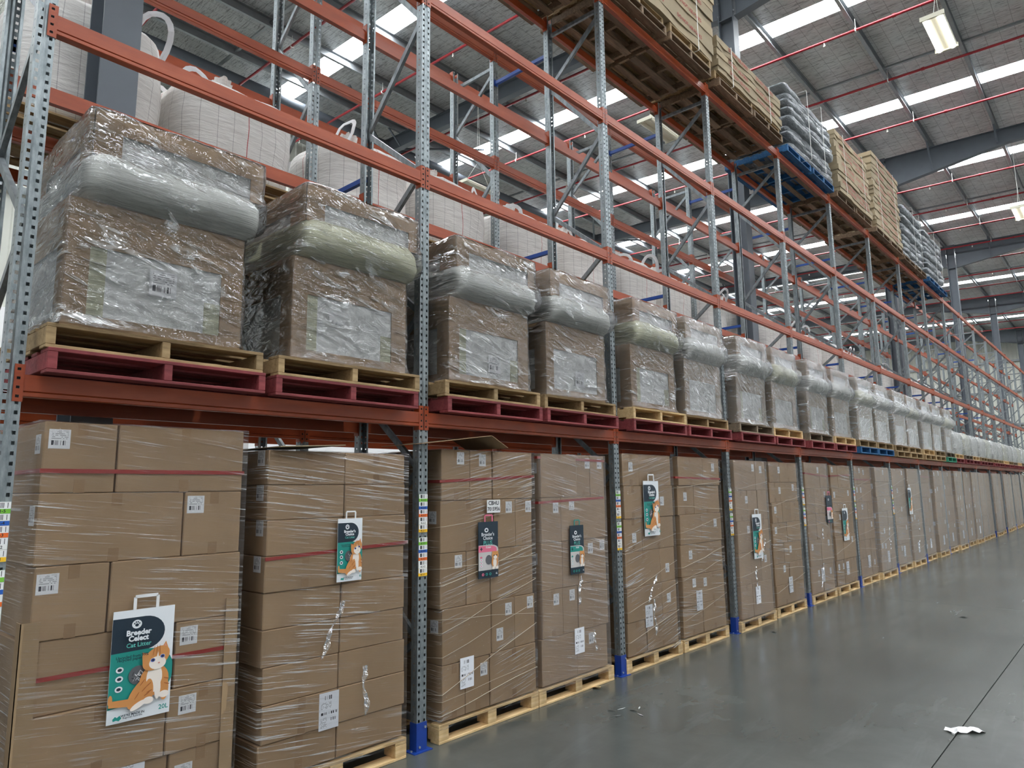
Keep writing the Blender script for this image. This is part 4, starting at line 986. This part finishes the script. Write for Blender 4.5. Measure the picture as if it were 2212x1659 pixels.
def strap(y, z0, z1, xf, label):
    q = MB(); q.box(xf, -.008, z0, xf+.003, .008, z1); q.box(xf-1.15, -.008, z1-.003, xf, .008, z1); q.box(xf-.2, -.008, z0-.003, xf+.003, .008, z0)
    tag(link('strapping_band', q.mesh('strapping_band', 'strap_white'), None, (0, y, 0)), label, 'strap', 'white straps on the top rack level')
stk = [(.98, 3.4, 5, .24, .16), (3.78, 6.1, 5, .24, .16), (6.36, 8.86, 6, .26, .18), (9.06, 11.46, 3, .172, .14), (14.45, 16.7, 7, .185, .17), (17.15, 19.5, 10, .18, .16)]
for s, (y0, y1, n_, h, xf) in enumerate(stk):
    for i in range(n_):
        if s < 2 and i > 2: continue
        j_ = random.uniform(-.03, .03); zc = zt+(.1285 if s < 4 else 0)
        long_carton(y0+j_, y1+j_, zc+.004+i*(h+.006), h, xf+random.uniform(-.02, .025), 'long lidded brown carton, %s up in the %s stack of the top level' % (ORD[i], ORD[s]), lid=(s != 4 or i % 2 == 0), seed=s*20+i, text=True)
    if s >= 2:
        for k, t_ in enumerate((.18, .78)): strap(y0+(y1-y0)*t_, zt+.03, zt+(.1285 if s < 4 else 0)+.01+n_*(h+.006), xf+.045, 'white plastic strap, %s one round the %s carton stack on the top level' % (('left', 'right')[k], ORD[s]))
def mattress(L, h, seed):
    q = MB(); rnd = random.Random(seed); N = 26; D = 1.15; K = 14; rings = []
    for i in range(N+1):
        t_ = i/N; y = L*t_; e = min(1, (min(t_, 1-t_)*N/1.6)**.5) if 0 < t_ < 1 else .25
        sag = -.07*math.sin(math.pi*t_*1.5+seed)*.5; ring = []
        for j in range(K*2):
            a = 2*math.pi*j/(2*K); c, s = math.cos(a), math.sin(a); k = (abs(c)**5+abs(s)**2.6)**(-1/3.6) if True else 1
            nn = noise.noise(Vector((c*1.5+seed*3, y*2.4, s*2)))*.03+noise.noise(Vector((c*5+seed*3, y*7, s*5)))*.012
            xx = -D/2+(D/2)*k*c*(.9+.1*e); xx = max(-D-.03, min(.06, xx))+nn*c*1.2
            zz = h/2+h/2*min(1.15, k)*s*e*1.05+nn*s+sag*.3
            ring.append((xx, y, zz))
        rings.append(ring)
    for r_ in rings: q.v += r_
    n2 = 2*K
    for i in range(N):
        for j in range(n2): q.f.append((i*n2+j, (i+1)*n2+j, (i+1)*n2+(j+1) % n2, i*n2+(j+1) % n2)); q.mi.append(0)
    q.f.append(tuple(range(n2))); q.mi.append(0); q.f.append(tuple(N*n2+j for j in range(n2))[::-1]); q.mi.append(0)
    return q.mesh('mattress', 'grey_plastic', True)
MT = [mattress(2.45, .19, s) for s in (1, 5, 9)]
for s, (y0, n_, ln) in enumerate([(11.85, 8, 2.42), (19.85, 9, 2.3), (22.4, 9, 2.4)]):
    for i in range(n_):
        o = tag(link('mattress', MT[(i+s) % 3], None, (.14+random.uniform(-.04, .06), y0+random.uniform(-.06, .08), zt+i*.158-.01)), 'grey plastic wrapped mattress, %s up in the %s mattress pile of the top level' % (ORD[i], ORD[s]), 'mattress', 'mattresses on the top rack level')
        o.scale = (1, ln/2.45, 1)
    for k, t_ in enumerate((.3, .62)): strap(y0+ln*t_, zt-.04, zt+.158*n_+.05, .27, 'white cord, %s one round the %s mattress pile on the top level' % (('left', 'right')[k], ORD[s]))

# ------------------------------------------------------------------ litter on the floor
def scrap(x, y, pts, label, rz=0, hgt=.012, mat='paper_white', seed=0):
    q = MB(); rnd = random.Random(seed); n_ = len(pts)//2; c = [(a, b, hgt*(.3+rnd.random()) if 0 < i < len(pts)-1 else .001) for i, (a, b) in enumerate(pts)]
    i0 = len(q.v); q.v += c+[(a, b, z+.0012) for a, b, z in c]; m_ = len(c)
    for k in range(1, m_-1): q.f.append((i0, i0+k+1, i0+k)); q.mi.append(0); q.f.append((i0+m_, i0+m_+k, i0+m_+k+1)); q.mi.append(0)
    tag(link('paper_scrap', q.mesh('paper_scrap', mat), None, (x, y, .0005), (0, 0, rz)), label, 'litter')
q = MB(); rnd = random.Random(5); G = [[(.27*i/7+.012*rnd.random(), (.10+.02*math.sin(i*1.3))*j/3+.02*math.sin(i*.9), .003+.028*rnd.random()*(1 if 0 < i < 7 else .4)) for j in range(4)] for i in range(8)]
for a_, b_ in zip(G, G[1:]):
    for j in range(3): q.quad(a_[j], b_[j], b_[j+1], a_[j+1])
for G_ in (G[0], G[-1]): q.quad(*[(p_[0], p_[1], .0004) for p_ in (G_[0], G_[1])], G_[1], G_[0])
tag(link('paper_scrap', q.mesh('paper_scrap', 'paper_white'), None, (2.86, 6.40, .0005), (0, 0, .9)), 'crumpled white paper scrap lying beside the floor joint at lower right', 'litter')
for i, (x, y, a) in enumerate([(.50, 5.23, .3), (.56, 5.30, 1.2), (.64, 5.36, .1), (.74, 5.33, -.4), (.70, 5.42, 2.0), (.62, 5.12, .9)]):
    scrap(x, y, [(0, 0), (.05, -.008), (.09, .0), (.05, .008)], 'small white splinter on the floor, %s of the scatter in front of the fourth stack' % ORD[i], a, .006, seed=i)
scrap(.0, 5.71, [(0, 0), (.05, -.04), (.10, -.02), (.08, .04), (.02, .04)], 'pale wood chip beside the pallet of the fourth floor stack', .2, .02, 'timber_new')
scrap(1.95, 11.95, [(0, 0), (.06, -.02), (.12, .0), (.06, .03)], 'dark scrap lying far down the aisle', .2, .01, 'ink_black')
scrap(.30, 9.3, [(0, 0), (.04, -.02), (.07, .0), (.03, .03)], 'tiny white scrap on the floor near the fourth upright', .2, .01)
print('cartons', n_cart[0], 'objects', len(C.objects))
